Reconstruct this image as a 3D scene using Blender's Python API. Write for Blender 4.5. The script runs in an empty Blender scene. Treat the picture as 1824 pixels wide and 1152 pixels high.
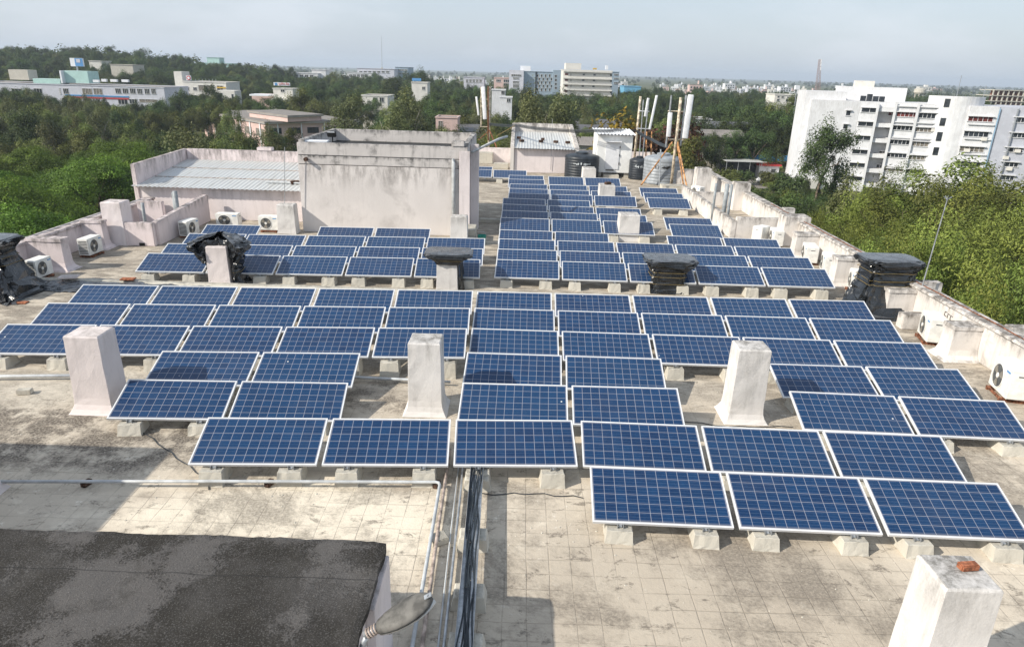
import bpy, bmesh, math, random
import numpy as np
from mathutils import Vector, Matrix, noise
random.seed(7)
S = bpy.context.scene
COL = S.collection
R = math.radians
ZG = -17.0                                   # street level; z = 0 is the roof terrace

# ------------------------------------------------------------------ camera
CAMP = np.array([0., 0., 6.211]); FPX = 1216.0
PITCH, ROLL, YAW = R(20.291), R(1.679), R(-0.2315)
_cy, _sy = math.cos(YAW), math.sin(YAW)
FW = np.array([_sy*math.cos(PITCH), _cy*math.cos(PITCH), -math.sin(PITCH)])
_r = np.array([_cy, -_sy, 0.]); _u = np.cross(_r, FW)
RT = math.cos(ROLL)*_r + math.sin(ROLL)*_u
UP = -math.sin(ROLL)*_r + math.cos(ROLL)*_u
def ray(px, py): return FW + RT*(px-912)/FPX + UP*(576-py)/FPX
def gz(px, py, z=0.0):
    d = ray(px, py); return Vector(CAMP + d*(z-CAMP[2])/d[2])
def gy(px, py, Y):
    d = ray(px, py); return Vector(CAMP + d*(Y-CAMP[1])/d[1])
def hitplane(px, py, p0, n):
    d = ray(px, py); p0 = np.array(p0); n = np.array(n)
    return Vector(CAMP + d*(((p0-CAMP) @ n)/(d @ n)))
def pix(p):
    d = np.array(p)-CAMP; z = d @ FW
    return 912+FPX*(d @ RT)/z, 576-FPX*(d @ UP)/z

# ------------------------------------------------------------------ objects
def tag(o, label=None, cat=None, group=None, kind=None):
    if label: o['label'] = label
    if cat: o['category'] = cat
    if group: o['group'] = group
    if kind: o['kind'] = kind
    return o
def empty(name, loc, label=None, cat=None, group=None, rz=0.0):
    o = bpy.data.objects.new(name, None); COL.objects.link(o)
    o.location = loc; o.rotation_euler = (0, 0, rz); o.empty_display_size = .2
    return tag(o, label, cat, group)
def copy_tree(o, parent=None):
    c = o.copy(); COL.objects.link(c); c.parent = parent
    for ch in list(o.children): copy_tree(ch, c)
    return c

class MB:
    """collects shapes in one bmesh, builds ONE mesh object"""
    def __init__(s): s.bm = bmesh.new(); s.mi = 0
    def _f(s, vs):
        try:
            f = s.bm.faces.new(vs); f.material_index = s.mi; return f
        except ValueError: return None
    def box(s, x0, x1, y0, y1, z0, z1):
        v = [s.bm.verts.new((x, y, z)) for z in (z0, z1) for x, y in ((x0, y0), (x1, y0), (x1, y1), (x0, y1))]
        for q in ((3,2,1,0), (4,5,6,7), (0,1,5,4), (1,2,6,5), (2,3,7,6), (3,0,4,7)): s._f([v[i] for i in q])
        return s
    def obox(s, c, size, rz=0.0, M=None):
        M = M or Matrix.Rotation(rz, 3, 'Z'); c = Vector(c); h = Vector(size)/2
        v = [s.bm.verts.new(c + M @ Vector((a*h.x, b*h.y, d*h.z))) for d in (-1, 1) for a, b in ((-1,-1), (1,-1), (1,1), (-1,1))]
        for q in ((3,2,1,0), (4,5,6,7), (0,1,5,4), (1,2,6,5), (2,3,7,6), (3,0,4,7)): s._f([v[i] for i in q])
        return s
    def prism(s, poly, z0, z1):
        n = len(poly); a = [s.bm.verts.new((p[0], p[1], z0)) for p in poly]; b = [s.bm.verts.new((p[0], p[1], z1)) for p in poly]
        s._f(a[::-1]); s._f(b)
        for i in range(n): s._f([a[i], a[(i+1) % n], b[(i+1) % n], b[i]])
        return s
    def loft(s, rings, cap=True, close=True):
        vs = [[s.bm.verts.new(p) for p in r] for r in rings]
        for a, b in zip(vs, vs[1:]):
            n = len(a)
            for i in range(n if close else n-1): s._f([a[i], a[(i+1) % n], b[(i+1) % n], b[i]])
        if cap: s._f(vs[0][::-1]); s._f(vs[-1])
        return s
    def tube(s, pts, r, n=8, r1=None, cap=True):
        pts = [Vector(p) for p in pts]; rings = []
        m = len(pts); t0 = None
        for i, p in enumerate(pts):
            t = (pts[min(i+1, m-1)]-pts[max(i-1, 0)]).normalized()
            a = Vector((0, 0, 1)) if abs(t.z) < .9 else Vector((1, 0, 0))
            u = t.cross(a).normalized(); w = t.cross(u)
            rr = r if r1 is None else r+(r1-r)*i/(m-1)
            rings.append([p + (u*math.cos(2*math.pi*k/n) - w*math.sin(2*math.pi*k/n))*rr for k in range(n)])
        return s.loft(rings, cap)
    def sheet(s, P, nu, nv):
        """P(i/nu, j/nv) -> point"""
        g = [[s.bm.verts.new(P(i/nu, j/nv)) for i in range(nu+1)] for j in range(nv+1)]
        for j in range(nv):
            for i in range(nu): s._f([g[j][i], g[j][i+1], g[j+1][i+1], g[j+1][i]])
        return s
    def build(s, name, mats, parent=None, org=None, bevel=0.0, smooth=False, seg=2):
        bm = s.bm
        bmesh.ops.recalc_face_normals(bm, faces=bm.faces)
        if bevel:
            es = [e for e in bm.edges if len(e.link_faces) == 2 and e.calc_face_angle(0) > .5]
            bmesh.ops.bevel(bm, geom=es, offset=bevel, segments=seg, affect='EDGES', clamp_overlap=True)
        o0 = Vector(org) if org is not None else (parent.location.copy() if parent else Vector((0, 0, 0)))
        if o0.length: bmesh.ops.translate(bm, verts=bm.verts, vec=-o0)
        me = bpy.data.meshes.new(name); bm.to_mesh(me); bm.free()
        for m in (mats if isinstance(mats, (list, tuple)) else [mats]): me.materials.append(m)
        if smooth:
            me.polygons.foreach_set('use_smooth', [True]*len(me.polygons))
        o = bpy.data.objects.new(name, me); COL.objects.link(o)
        if parent: o.parent = parent
        elif org is not None: o.location = org
        return o
def nz(x, y, z=0.0, sc=1.0): return noise.noise(Vector((x*sc, y*sc, z*sc)))

# ------------------------------------------------------------------ materials
class NT:
    def __init__(s, name):
        s.m = bpy.data.materials.new(name); s.m.use_nodes = True; s.t = s.m.node_tree
        s.b = s.t.nodes['Principled BSDF']; s.out = s.t.nodes['Material Output']
    def n(s, typ, **kw):
        nd = s.t.nodes.new(typ)
        for k, v in kw.items():
            if k in nd.inputs: nd.inputs[k].default_value = v
            else: setattr(nd, k, v)
        return nd
    def l(s, a, b): s.t.links.new(a, b)
    def pos(s, scale=(1, 1, 1), kind='pos', rot=0.0):
        if kind == 'pos': src = s.n('ShaderNodeNewGeometry').outputs['Position']
        else: src = s.n('ShaderNodeTexCoord').outputs[kind]
        mp = s.n('ShaderNodeMapping'); mp.inputs['Scale'].default_value = scale; mp.inputs['Rotation'].default_value = (0, 0, rot)
        s.l(src, mp.inputs['Vector']); return mp.outputs[0]
    def noise(s, vec, scale, detail=4, rough=.55, dist=0.0):
        nd = s.n('ShaderNodeTexNoise'); nd.inputs['Scale'].default_value = scale; nd.inputs['Detail'].default_value = detail
        nd.inputs['Roughness'].default_value = rough; nd.inputs['Distortion'].default_value = dist
        if vec: s.l(vec, nd.inputs['Vector'])
        return nd.outputs['Fac']
    def step(s, fac, a, b, v0=0.0, v1=1.0):
        nd = s.n('ShaderNodeMapRange'); nd.interpolation_type = 'SMOOTHSTEP'
        for i, v in zip((1, 2, 3, 4), (a, b, v0, v1)): nd.inputs[i].default_value = v
        s.l(fac, nd.inputs[0]); return nd.outputs[0]
    def mul(s, a, b, op='MULTIPLY'):
        nd = s.n('ShaderNodeMath'); nd.operation = op
        for i, v in enumerate((a, b)):
            if isinstance(v, (int, float)): nd.inputs[i].default_value = v
            elif v is not None: s.l(v, nd.inputs[i])
        return nd.outputs[0]
    def mix(s, fac, a, b):
        nd = s.n('ShaderNodeMix'); nd.data_type = 'RGBA'
        if isinstance(fac, (int, float)): nd.inputs[0].default_value = fac
        else: s.l(fac, nd.inputs[0])
        for i, v in ((6, a), (7, b)):
            if isinstance(v, tuple): nd.inputs[i].default_value = (*v, 1)
            else: s.l(v, nd.inputs[i])
        return nd.outputs[2]
    def bump(s, h, strength=.3, dist=.01):
        nd = s.n('ShaderNodeBump'); nd.inputs['Strength'].default_value = strength; nd.inputs['Distance'].default_value = dist
        s.l(h, nd.inputs['Height']); s.l(nd.outputs[0], s.b.inputs['Normal'])
    def fin(s, col, rough=.8, metal=0.0, spec=.4):
        if isinstance(col, tuple): s.b.inputs['Base Color'].default_value = (*col, 1)
        else: s.l(col, s.b.inputs['Base Color'])
        if isinstance(rough, (int, float)): s.b.inputs['Roughness'].default_value = rough
        else: s.l(rough, s.b.inputs['Roughness'])
        s.b.inputs['Metallic'].default_value = metal; s.b.inputs['Specular IOR Level'].default_value = spec
        return s.m

def plain(name, col, rough=.6, metal=0.0, spec=.4, var=.12, sc=6.0):
    t = NT(name); f = t.noise(t.pos(), sc, 5)
    d = tuple(c*(1-var*2) for c in col); e = tuple(min(1, c*(1+var)) for c in col)
    return t.fin(t.mix(t.step(f, .35, .65), d, e), rough, metal, spec)

def plaster(name, col, dirt, amount=.5, streak=.5, top=.6, blotch=1.3, ztop=.55):
    """weathered lime plaster: blotches, rain streaks, and mould that starts at the top edge"""
    t = NT(name); p = t.pos()
    big = t.step(t.noise(p, blotch, 8, .68, .4), .50, .72)
    st = t.step(t.noise(t.pos((7, 7, .55)), 1.0, 6, .6), .50, .75)
    fine = t.noise(p, 38, 4, .6)
    gx = t.n('ShaderNodeSeparateXYZ'); t.l(t.n('ShaderNodeTexCoord').outputs['Generated'], gx.inputs[0])
    tm = t.mul(t.step(gx.outputs[2], .55, 1.0), t.step(t.noise(t.pos((3.2, 3.2, .8)), 1.3, 7, .7), .38, .66))
    f = t.mul(big, amount*.7); f = t.mul(f, t.mul(st, streak*.6), 'ADD'); f = t.mul(f, t.mul(tm, top), 'ADD')
    sn = t.n('ShaderNodeSeparateXYZ'); t.l(t.n('ShaderNodeNewGeometry').outputs['Normal'], sn.inputs[0])
    f = t.mul(f, t.mul(t.step(sn.outputs[2], .7, .95), t.step(t.noise(p, 3.5, 8, .72), .36, .62, .1, ztop)), 'ADD')   # lichen on flat tops
    f = t.mul(f, t.step(fine, .2, .7, .6, 1.15)); nd = t.n('ShaderNodeClamp'); t.l(f, nd.inputs[0])
    var = t.mix(t.step(t.noise(p, .7, 3), .35, .65), col, tuple(c*.9 for c in col))
    c = t.mix(nd.outputs[0], var, dirt)
    t.bump(t.mul(t.noise(p, 9, 6, .65), t.mul(fine, .4), 'ADD'), .35, .02)
    return t.fin(c, .9, 0, .25)

M = {}
M['white'] = plaster('white_plaster', (.71, .67, .63), (.17, .155, .14), .72, .50, .95)
M['pillar'] = plaster('pillar_plaster', (.69, .665, .64), (.19, .18, .165), .42, .40, .55)
M['pinkpillar'] = plaster('pinkish_plaster', (.73, .66, .64), (.28, .25, .23), .2, .2, .35)
M['pink'] = plaster('pink_plaster', (.74, .65, .645), (.19, .17, .16), .34, .42, .80)
M['grimy'] = plaster('grimy_tower_plaster', (.60, .565, .54), (.10, .098, .095), 1.15, .55, .9, 1.6)
M['stained'] = plaster('stained_tower_plaster', (.73, .685, .655), (.22, .20, .185), .50, .14, .75, .75)
M['palepink'] = plaster('pale_pink_plaster', (.76, .69, .68), (.25, .22, .2), .24, .28, .4)
M['facade'] = plaster('white_facade_paint', (.70, .71, .73), (.38, .36, .34), .14, .26, .35, .18)
M['facadeshade'] = plaster('shade_toned_facade', (.47, .49, .55), (.34, .34, .36), .12, .2, .2, .18)  # facade copy in grey lilac, with the shade of the unlit wall put in
M['cream'] = plaster('cream_facade_paint', (.70, .68, .63), (.42, .4, .36), .15, .3, .2, .15)
M['bluegrey'] = plaster('blue_grey_cladding', (.30, .38, .45), (.22, .27, .31), .15, .15, .1, .15)
M['lilac'] = plaster('lilac_grey_paint', (.58, .59, .65), (.4, .4, .42), .15, .2, .2, .15)
M['teal'] = plaster('pale_teal_paint', (.42, .62, .58), (.4, .45, .42), .15, .25, .2, .2)
M['salmon'] = plaster('salmon_wall_paint', (.62, .46, .42), (.36, .29, .27), .2, .3, .2, .3)
M['block'] = plaster('cast_concrete', (.55, .52, .45), (.16, .15, .13), .35, .5, .1, 3.5)
M['roofgrey'] = plaster('weathered_flat_roof', (.30, .275, .25), (.11, .10, .095), .8, .1, .1, .25)
M['alu'] = plain('anodised_frame', (.66, .67, .68), .38, .0, .5, .03)
M['steel'] = plain('galvanised_steel', (.45, .47, .49), .42, .7, .5, .12, 9)
M['pvc'] = plain('grey_white_pvc', (.46, .48, .49), .5, 0, .4, .1, 5)
M['greypipe'] = plain('grey_painted_pipe', (.27, .295, .31), .55, 0, .4, .12, 5)
M['oldpipe'] = plain('old_painted_pipe', (.42, .34, .29), .75, 0, .3, .25, 8)
M['acwhite'] = plain('ac_enamel', (.76, .75, .71), .45, 0, .45, .06, 7)
M['acdark'] = plain('ac_grille_dark', (.10, .105, .107), .6)
M['acfan'] = plain('ac_fan_blade', (.34, .31, .26), .5)
M['cabin'] = plain('white_cabin_sheet', (.82, .82, .80), .5, 0, .4, .04, 3)
M['rust'] = plain('rusty_iron', (.24, .10, .055), .85, .1, .3, .35, 14)
M['rustpole'] = plain('cream_pole_with_rust', (.56, .48, .37), .7, 0, .3, .25, 5)
M['orange'] = plain('rusty_orange_strut', (.48, .25, .11), .75, 0, .3, .3, 6)
M['antenna'] = plain('antenna_radome', (.76, .77, .79), .45, 0, .4, .05)
M['brick'] = plain('red_brick', (.34, .13, .07), .9, 0, .2, .25, 18)
M['darkbrick'] = plain('blackened_brick', (.09, .055, .04), .9, 0, .2, .3, 18)
M['cable'] = plain('black_cable', (.026, .034, .042), .42)
M['glass'] = plain('dark_window_glass', (.035, .042, .05), .15, 0, .6, .3, .5)
M['curtain'] = plain('red_curtain', (.15, .04, .035), .8, 0, .2, .3, 2)
M['palecurtain'] = plain('pale_curtain', (.22, .20, .17), .8, 0, .2, .3, 2)
M['frame'] = plain('window_frame', (.55, .55, .53), .6)
M['tyre'] = plain('tyre_rubber', (.02, .02, .02), .8)
M['carwhite'] = plain('white_car_paint', (.75, .76, .78), .25, 0, .5, .03)
M['blue'] = plain('blue_sheet', (.05, .25, .52), .5)
M['skyblue'] = plain('sky_blue_roof', (.16, .42, .62), .5)
M['bluepipe'] = plain('pale_blue_pipe', (.25, .42, .58), .5)
M['red'] = plain('red_paint', (.50, .05, .05), .6)
M['lamp'] = plain('weathered_lamp_shell', (.115, .11, .10), .6, 0, .35, .22, 9)
M['rope'] = plain('yellow_rope', (.22, .16, .06), .8)
M['bark'] = plain('tree_bark', (.15, .12, .09), .9, 0, .2, .3, 3)
M['palebark'] = plain('pale_tree_bark', (.42, .38, .32), .85, 0, .2, .25, 3)
M['black'] = plain('black_paint', (.02, .02, .02), .7)
M['signblue'] = plain('blue_sign_face', (.10, .28, .55), .5, 0, .4, .05)
M['signwhite'] = plain('white_sign_face', (.75, .77, .80), .5, 0, .4, .05)
M['cyan'] = plain('turquoise_plastic', (.02, .28, .22), .5)
M['yellow'] = plain('yellow_board', (.55, .36, .05), .6)
M['green'] = plain('green_cloth', (.03, .25, .06), .8)
M['saffron'] = plain('saffron_cloth', (.70, .22, .04), .8)

def m_tiles():
    t = NT('weathered_roof_tiles'); p = t.pos()
    sx = t.n('ShaderNodeSeparateXYZ'); t.l(p, sx.inputs[0])
    def lines(o, pitch, off, w):
        a = t.mul(t.mul(t.mul(o, off, 'ADD'), 1/pitch), None, 'FRACT'); a = t.mul(t.mul(a, .5, 'SUBTRACT'), None, 'ABSOLUTE')
        return t.step(a, .5-w*1.6, .5-w*.5)
    wob = t.mul(t.mul(t.noise(p, 1.2, 2), .5, 'SUBTRACT'), .05)
    gx = lines(t.mul(sx.outputs[0], wob, 'ADD'), .30, .04, .022); gyl = lines(t.mul(sx.outputs[1], wob, 'ADD'), .285, .1, .024)
    g = t.mul(gx, gyl, 'MAXIMUM')
    g = t.mul(g, t.step(t.noise(p, 1.1, 6, .7), .36, .62, .12, 1.0))
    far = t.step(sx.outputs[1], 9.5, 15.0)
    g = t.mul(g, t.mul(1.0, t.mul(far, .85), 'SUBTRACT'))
    # per tile shade
    vt = t.n('ShaderNodeTexWhiteNoise'); vt.noise_dimensions = '2D'
    mp = t.n('ShaderNodeMapping'); mp.inputs['Scale'].default_value = (1/.30, 1/.285, 0); mp.inputs['Location'].default_value = (.04/.30, .1/.285, 0)
    fl = t.n('ShaderNodeVectorMath'); fl.operation = 'FLOOR'; t.l(p, mp.inputs[0]); t.l(mp.outputs[0], fl.inputs[0]); t.l(fl.outputs[0], vt.inputs[0])
    base = t.mix(t.step(t.noise(p, .45, 6, .6), .3, .7), (.60, .53, .43), (.45, .39, .315))
    base = t.mix(t.mul(vt.outputs[0], .16), base, (.56, .49, .39))
    # pale worn skin of cement
    base = t.mix(t.mul(t.step(t.noise(p, 2.0, 10, .74, .3), .52, .62), .6), base, (.68, .61, .50))
    base = t.mix(t.mul(t.step(t.noise(p, 3.7, 11, .78, .2), .60, .65), .75), base, (.76, .71, .62))
    # worn zones of the roof: a bleached patch by the hut, a brown-grey one at right
    def zone(cx, cy, rx, ry):
        mp2 = t.n('ShaderNodeMapping'); mp2.inputs['Location'].default_value = (-cx/rx, -cy/ry, 0); mp2.inputs['Scale'].default_value = (1/rx, 1/ry, 0)
        t.l(p, mp2.inputs[0]); ln = t.n('ShaderNodeVectorMath'); ln.operation = 'LENGTH'; t.l(mp2.outputs[0], ln.inputs[0])
        return t.step(t.mul(ln.outputs['Value'], t.mul(t.mul(t.noise(p, .9, 9, .72), .5, 'SUBTRACT'), 1.9), 'ADD'), 1.15, .55)
    base = t.mix(t.mul(zone(-3.0, 8.3, 2.9, 1.3), .75), base, (.74, .665, .54))
    base = t.mix(t.mul(zone(2.6, 6.8, 3.4, 2.4), .68), base, (.40, .345, .275))
    base = t.mix(t.mul(zone(-8.0, 12.3, 3.2, 1.6), .55), base, (.62, .57, .48))
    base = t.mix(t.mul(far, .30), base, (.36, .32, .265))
    # lichen and dirt, two scales
    d1 = t.step(t.noise(p, .42, 11, .76, .3), .475, .60)
    d2 = t.step(t.noise(t.pos((1.0, 1.5, 1)), 2.3, 11, .78, .3), .54, .62)
    d = t.mul(t.mul(d1, .62), t.mul(d2, .72), 'MAXIMUM')
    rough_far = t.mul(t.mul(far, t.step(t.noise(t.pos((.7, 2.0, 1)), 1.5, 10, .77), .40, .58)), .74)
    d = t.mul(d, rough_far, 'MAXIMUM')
    d = t.mul(d, t.mul(zone(-8.0, 10.6, 4.6, 1.5), t.step(t.noise(p, 1.5, 11, .76), .40, .56, .10, .95)), 'MAXIMUM')
    d = t.mul(d, t.mul(zone(-2.6, 12.4, 1.5, .9), t.step(t.noise(p, 1.7, 11, .76), .42, .56, .1, .85)), 'MAXIMUM')
    d = t.mul(d, t.step(t.noise(p, 26, 4, .65), .25, .65, .45, 1.1))
    c = t.mix(d, base, (.105, .09, .075))
    c = t.mix(t.mul(g, .36), c, (.10, .083, .065))
    sp = t.step(t.noise(p, 55, 3, .6), .62, .74)
    c = t.mix(t.mul(sp, .25), c, (.1, .09, .08))
    t.bump(t.mul(t.noise(p, 14, 8, .7), t.mul(g, -.5), 'ADD'), .5, .02)
    return t.fin(c, .92, 0, .2)
M['tiles'] = m_tiles()

def m_tar():
    t = NT('bitumen_roof_felt'); p = t.pos()
    a = t.step(t.mul(t.noise(p, .85, 8, .62), t.mul(t.mul(t.noise(p, 48, 3, .7), .5, 'SUBTRACT'), .30), 'ADD'), .47, .53)
    c = t.mix(a, (.025, .022, .018), (.098, .091, .086)); c = t.mix(t.mul(t.step(t.noise(p, 2.4, 7, .72), .48, .66), .6), c, (.042, .038, .032)); c = t.mix(t.mul(t.step(t.noise(p, .5, 6, .65), .5, .7), .5), c, (.10, .094, .09))
    sp = t.step(t.noise(p, 62, 3, .6), .52, .66); c = t.mix(t.mul(sp, .42), c, (.165, .16, .155))
    w = t.step(t.noise(p, 120, 2), .70, .76); c = t.mix(t.mul(w, .8), c, (.45, .44, .42))
    sx = t.n('ShaderNodeSeparateXYZ'); t.l(p, sx.inputs[0])
    ws = t.mul(t.mul(sx.outputs[1], t.mul(t.noise(p, 1.2, 3), .12), 'ADD'), None, 'FRACT')
    seam = t.step(t.mul(t.mul(ws, .5, 'SUBTRACT'), None, 'ABSOLUTE'), .012, .0)
    c = t.mix(t.mul(seam, .7), c, (.02, .02, .02))
    ed = t.mul(t.step(t.noise(p, 1.9, 8, .7), .62, .68), t.step(sx.outputs[0], -2.6, -1.5)); c = t.mix(t.mul(ed, .75), c, (.36, .33, .27))
    t.bump(t.mul(t.noise(p, 45, 6, .75), t.mul(a, .4), 'ADD'), .8, .02)
    return t.fin(c, .85, 0, .25)
M['tar'] = m_tar()

def m_cells():
    t = NT('solar_cells'); uv = t.n('ShaderNodeUVMap').outputs[0]
    sx = t.n('ShaderNodeSeparateXYZ'); t.l(uv, sx.inputs[0])
    cu = t.mul(sx.outputs[0], 12.0); cv = t.mul(sx.outputs[1], 6.0)
    def edge(o, w0, w1):
        a = t.mul(t.mul(t.mul(o, None, 'FRACT'), .5, 'SUBTRACT'), None, 'ABSOLUTE'); return t.step(a, .5-w1, .5-w0)
    ln = t.mul(edge(cu, .008, .034), edge(cv, .008, .036), 'MAXIMUM')
    bb = t.mul(t.mul(cv, 3.0), .0, 'ADD'); ba = t.mul(t.mul(t.mul(bb, None, 'FRACT'), .5, 'SUBTRACT'), None, 'ABSOLUTE'); bus = t.step(ba, .05, .015)
    fl = t.n('ShaderNodeVectorMath'); fl.operation = 'FLOOR'; cx = t.n('ShaderNodeCombineXYZ'); t.l(cu, cx.inputs[0]); t.l(cv, cx.inputs[1]); t.l(cx.outputs[0], fl.inputs[0])
    oi = t.n('ShaderNodeObjectInfo'); ad = t.n('ShaderNodeVectorMath'); ad.operation = 'ADD'; t.l(fl.outputs[0], ad.inputs[0])
    c3 = t.n('ShaderNodeCombineXYZ'); t.l(t.mul(oi.outputs['Random'], 97.0), c3.inputs[2]); t.l(c3.outputs[0], ad.inputs[1])
    wn = t.n('ShaderNodeTexWhiteNoise'); wn.noise_dimensions = '3D'; t.l(ad.outputs[0], wn.inputs[0])
    vo = t.n('ShaderNodeTexVoronoi'); vo.inputs['Scale'].default_value = 46; t.l(t.pos(), vo.inputs['Vector'])
    vb = t.n('ShaderNodeSeparateColor'); t.l(vo.outputs['Color'], vb.inputs[0])
    f = t.mul(t.mul(wn.outputs[0], .6), t.mul(vb.outputs[0], .4), 'ADD')
    c = t.mix(f, (.002, .018, .064), (.0035, .036, .108))
    c = t.mix(t.mul(oi.outputs['Random'], .35), c, (.003, .042, .112))
    c = t.mix(t.mul(bus, .26), c, (.26, .34, .46))
    c = t.mix(t.mul(ln, .44), c, (.62, .60, .62))
    dust = t.step(t.noise(t.pos(), 1.1, 6, .65), .45, .8); c = t.mix(t.mul(dust, .035), c, (.35, .33, .32))
    sv = t.step(sx.outputs[1], .05, .0); c = t.mix(t.mul(sv, .22), c, (.34, .32, .29))
    v2 = t.n('ShaderNodeTexVoronoi'); v2.inputs['Scale'].default_value = 1.7; t.l(t.pos(), v2.inputs['Vector']); c = t.mix(t.step(v2.outputs['Distance'], .034, .022), c, (.6, .6, .58))
    m = t.fin(c, .32, 0, .2); t.b.inputs['Coat Weight'].default_value = .55; t.b.inputs['Coat Roughness'].default_value = .06; t.b.inputs['Coat IOR'].default_value = 1.36
    return m
M['cells'] = m_cells()

def m_plastic():
    t = NT('black_polythene'); p = t.pos()
    n1 = t.noise(t.pos((1, 1, .5)), 3.0, 1.5, .4, 2.0); n2 = t.noise(t.pos((7, 7, 1.0)), 1.2, 1.5, .4, 1.0)
    c = t.mix(t.step(t.noise(p, 3, 4), .4, .7), (.010, .012, .014), (.026, .029, .033))
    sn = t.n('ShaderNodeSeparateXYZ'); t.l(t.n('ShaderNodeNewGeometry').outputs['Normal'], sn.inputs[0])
    c = t.mix(t.mul(t.step(sn.outputs[2], .75, .98), t.step(t.noise(p, 6, 5), .3, .7, .25, .6)), c, (.15, .16, .175))   # sky sheen painted on upward faces, along with settled dust
    t.bump(t.mul(t.mul(n1, 1.0), t.mul(n2, 1.0), 'ADD'), .35, .05)
    return t.fin(c, .25, 0, .7)
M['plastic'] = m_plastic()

def m_corr(name, col, dirt, amt=.4):
    t = NT(name); p = t.pos()
    f = t.mul(t.step(t.noise(t.pos((6, .6, 1)), 1, 6, .6), .45, .75), amt)
    return t.fin(t.mix(f, col, dirt), .5, .25, .4)
M['corr'] = m_corr('corrugated_zinc', (.55, .56, .55), (.36, .34, .31), .6)
M['corrwhite'] = m_corr('corrugated_white_sheet', (.76, .77, .78), (.5, .5, .5), .3)
M['asbestos'] = m_corr('dark_asbestos_roof', (.12, .115, .115), (.06, .055, .05), .7)

def m_tank(name, col):
    t = NT(name); p = t.pos()
    f = t.step(t.noise(t.pos((1, 1, .5)), 2.5, 5), .4, .7)
    return t.fin(t.mix(f, col, tuple(min(1, c*1.5+.01) for c in col)), .45, 0, .4)
M['tankblack'] = m_tank('black_tank_plastic', (.018, .023, .030))
M['tankgrey'] = m_tank('grey_tank_plastic', (.22, .24, .26))
M['fadedtext'] = plain('faded_white_lettering', (.5, .54, .56), .7)

def m_leaf(name, a, b, c, transl=.28):
    """leaf colours vary leaf by leaf and tree by tree; light passes through part of each leaf"""
    t = NT(name); g = t.n('ShaderNodeNewGeometry'); oi = t.n('ShaderNodeObjectInfo')
    at = t.n('ShaderNodeAttribute'); at.attribute_name = 'tone'
    col = t.mix(t.mul(t.mul(g.outputs['Random Per Island'], .55), t.mul(at.outputs['Fac'], .45), 'ADD'), a, b)
    col = t.mix(t.mul(t.step(t.noise(t.pos(), .55, 3), .42, .66), .7), col, c)
    hs = t.n('ShaderNodeHueSaturation'); t.l(t.mul(t.mul(oi.outputs['Random'], .04), .48, 'ADD'), hs.inputs['Hue'])
    t.l(t.mul(t.mul(t.mul(oi.outputs['Random'], .55), .72, 'ADD'), t.mul(t.mul(at.outputs['Fac'], .85), .55, 'ADD')), hs.inputs['Value']); t.l(col, hs.inputs['Color'])
    t.fin(hs.outputs[0], .6, 0, .3)
    tr = t.n('ShaderNodeBsdfTranslucent'); t.l(hs.outputs[0], tr.inputs[0])
    mx = t.n('ShaderNodeMixShader'); mx.inputs[0].default_value = transl
    t.l(t.b.outputs[0], mx.inputs[1]); t.l(tr.outputs[0], mx.inputs[2]); t.l(mx.outputs[0], t.out.inputs[0])
    return t.m
M['leaf_bright'] = m_leaf('bright_green_leaves', (.046, .088, .012), (.19, .275, .032), (.07, .12, .014))
M['leaf_lime'] = m_leaf('yellow_green_leaves', (.082, .115, .024), (.225, .265, .052), (.13, .16, .032))
M['leaf_dark'] = m_leaf('dark_green_leaves', (.035, .066, .020), (.095, .135, .036), (.07, .095, .026))
M['leaf_olive'] = m_leaf('olive_green_leaves', (.075, .10, .024), (.18, .20, .050), (.12, .14, .035))
M['leaf_gum'] = m_leaf('grey_green_leaves', (.085, .10, .038), (.18, .19, .075), (.13, .14, .05))
M['flower'] = m_leaf('yellow_blossom', (.20, .15, .02), (.34, .22, .03), (.10, .12, .025))
M['wine'] = m_leaf('wine_red_leaves', (.08, .025, .02), (.12, .05, .03), (.06, .05, .02))

def m_ground():
    t = NT('grass_and_bare_earth'); p = t.pos()
    a = t.step(t.noise(p, .03, 6, .6), .40, .60); b = t.step(t.noise(p, .25, 6, .65), .42, .62)
    c = t.mix(a, (.045, .07, .018), (.085, .095, .035)); c = t.mix(t.mul(b, .5), c, (.17, .14, .095))
    t.bump(t.noise(p, 2.0, 6), .5, .2)
    return t.fin(c, .95, 0, .1)
M['ground'] = m_ground()
M['lawn'] = plain('mown_lawn', (.085, .13, .03), .9, 0, .1, .2, .8)
M['asphalt'] = plain('asphalt', (.07, .068, .065), .9, 0, .2, .2, .6)
# ================================================================== THE TERRACE
def struct(o): return tag(o, kind='structure')
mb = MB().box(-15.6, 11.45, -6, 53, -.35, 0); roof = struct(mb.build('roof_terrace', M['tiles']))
mb = MB(); mb.box(-15.5, 11.35, -5.9, 52.9, ZG, -.354); mb.mi = 1
for k in range(4):                                                     # storey bands on the long sides
    z = ZG+2+k*4
    for j in range(12):
        y = -3+j*4.6; mb.box(11.36, 11.40, y, y+2.2, z, z+1.6); mb.box(-15.56, -15.51, y, y+2.2, z, z+1.6)
tag(mb.build('building_walls', [M['pink'], M['glass']], org=(-2, 23, ZG)), 'pink walls of the tall block that carries the roof terrace', 'building walls')

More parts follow.
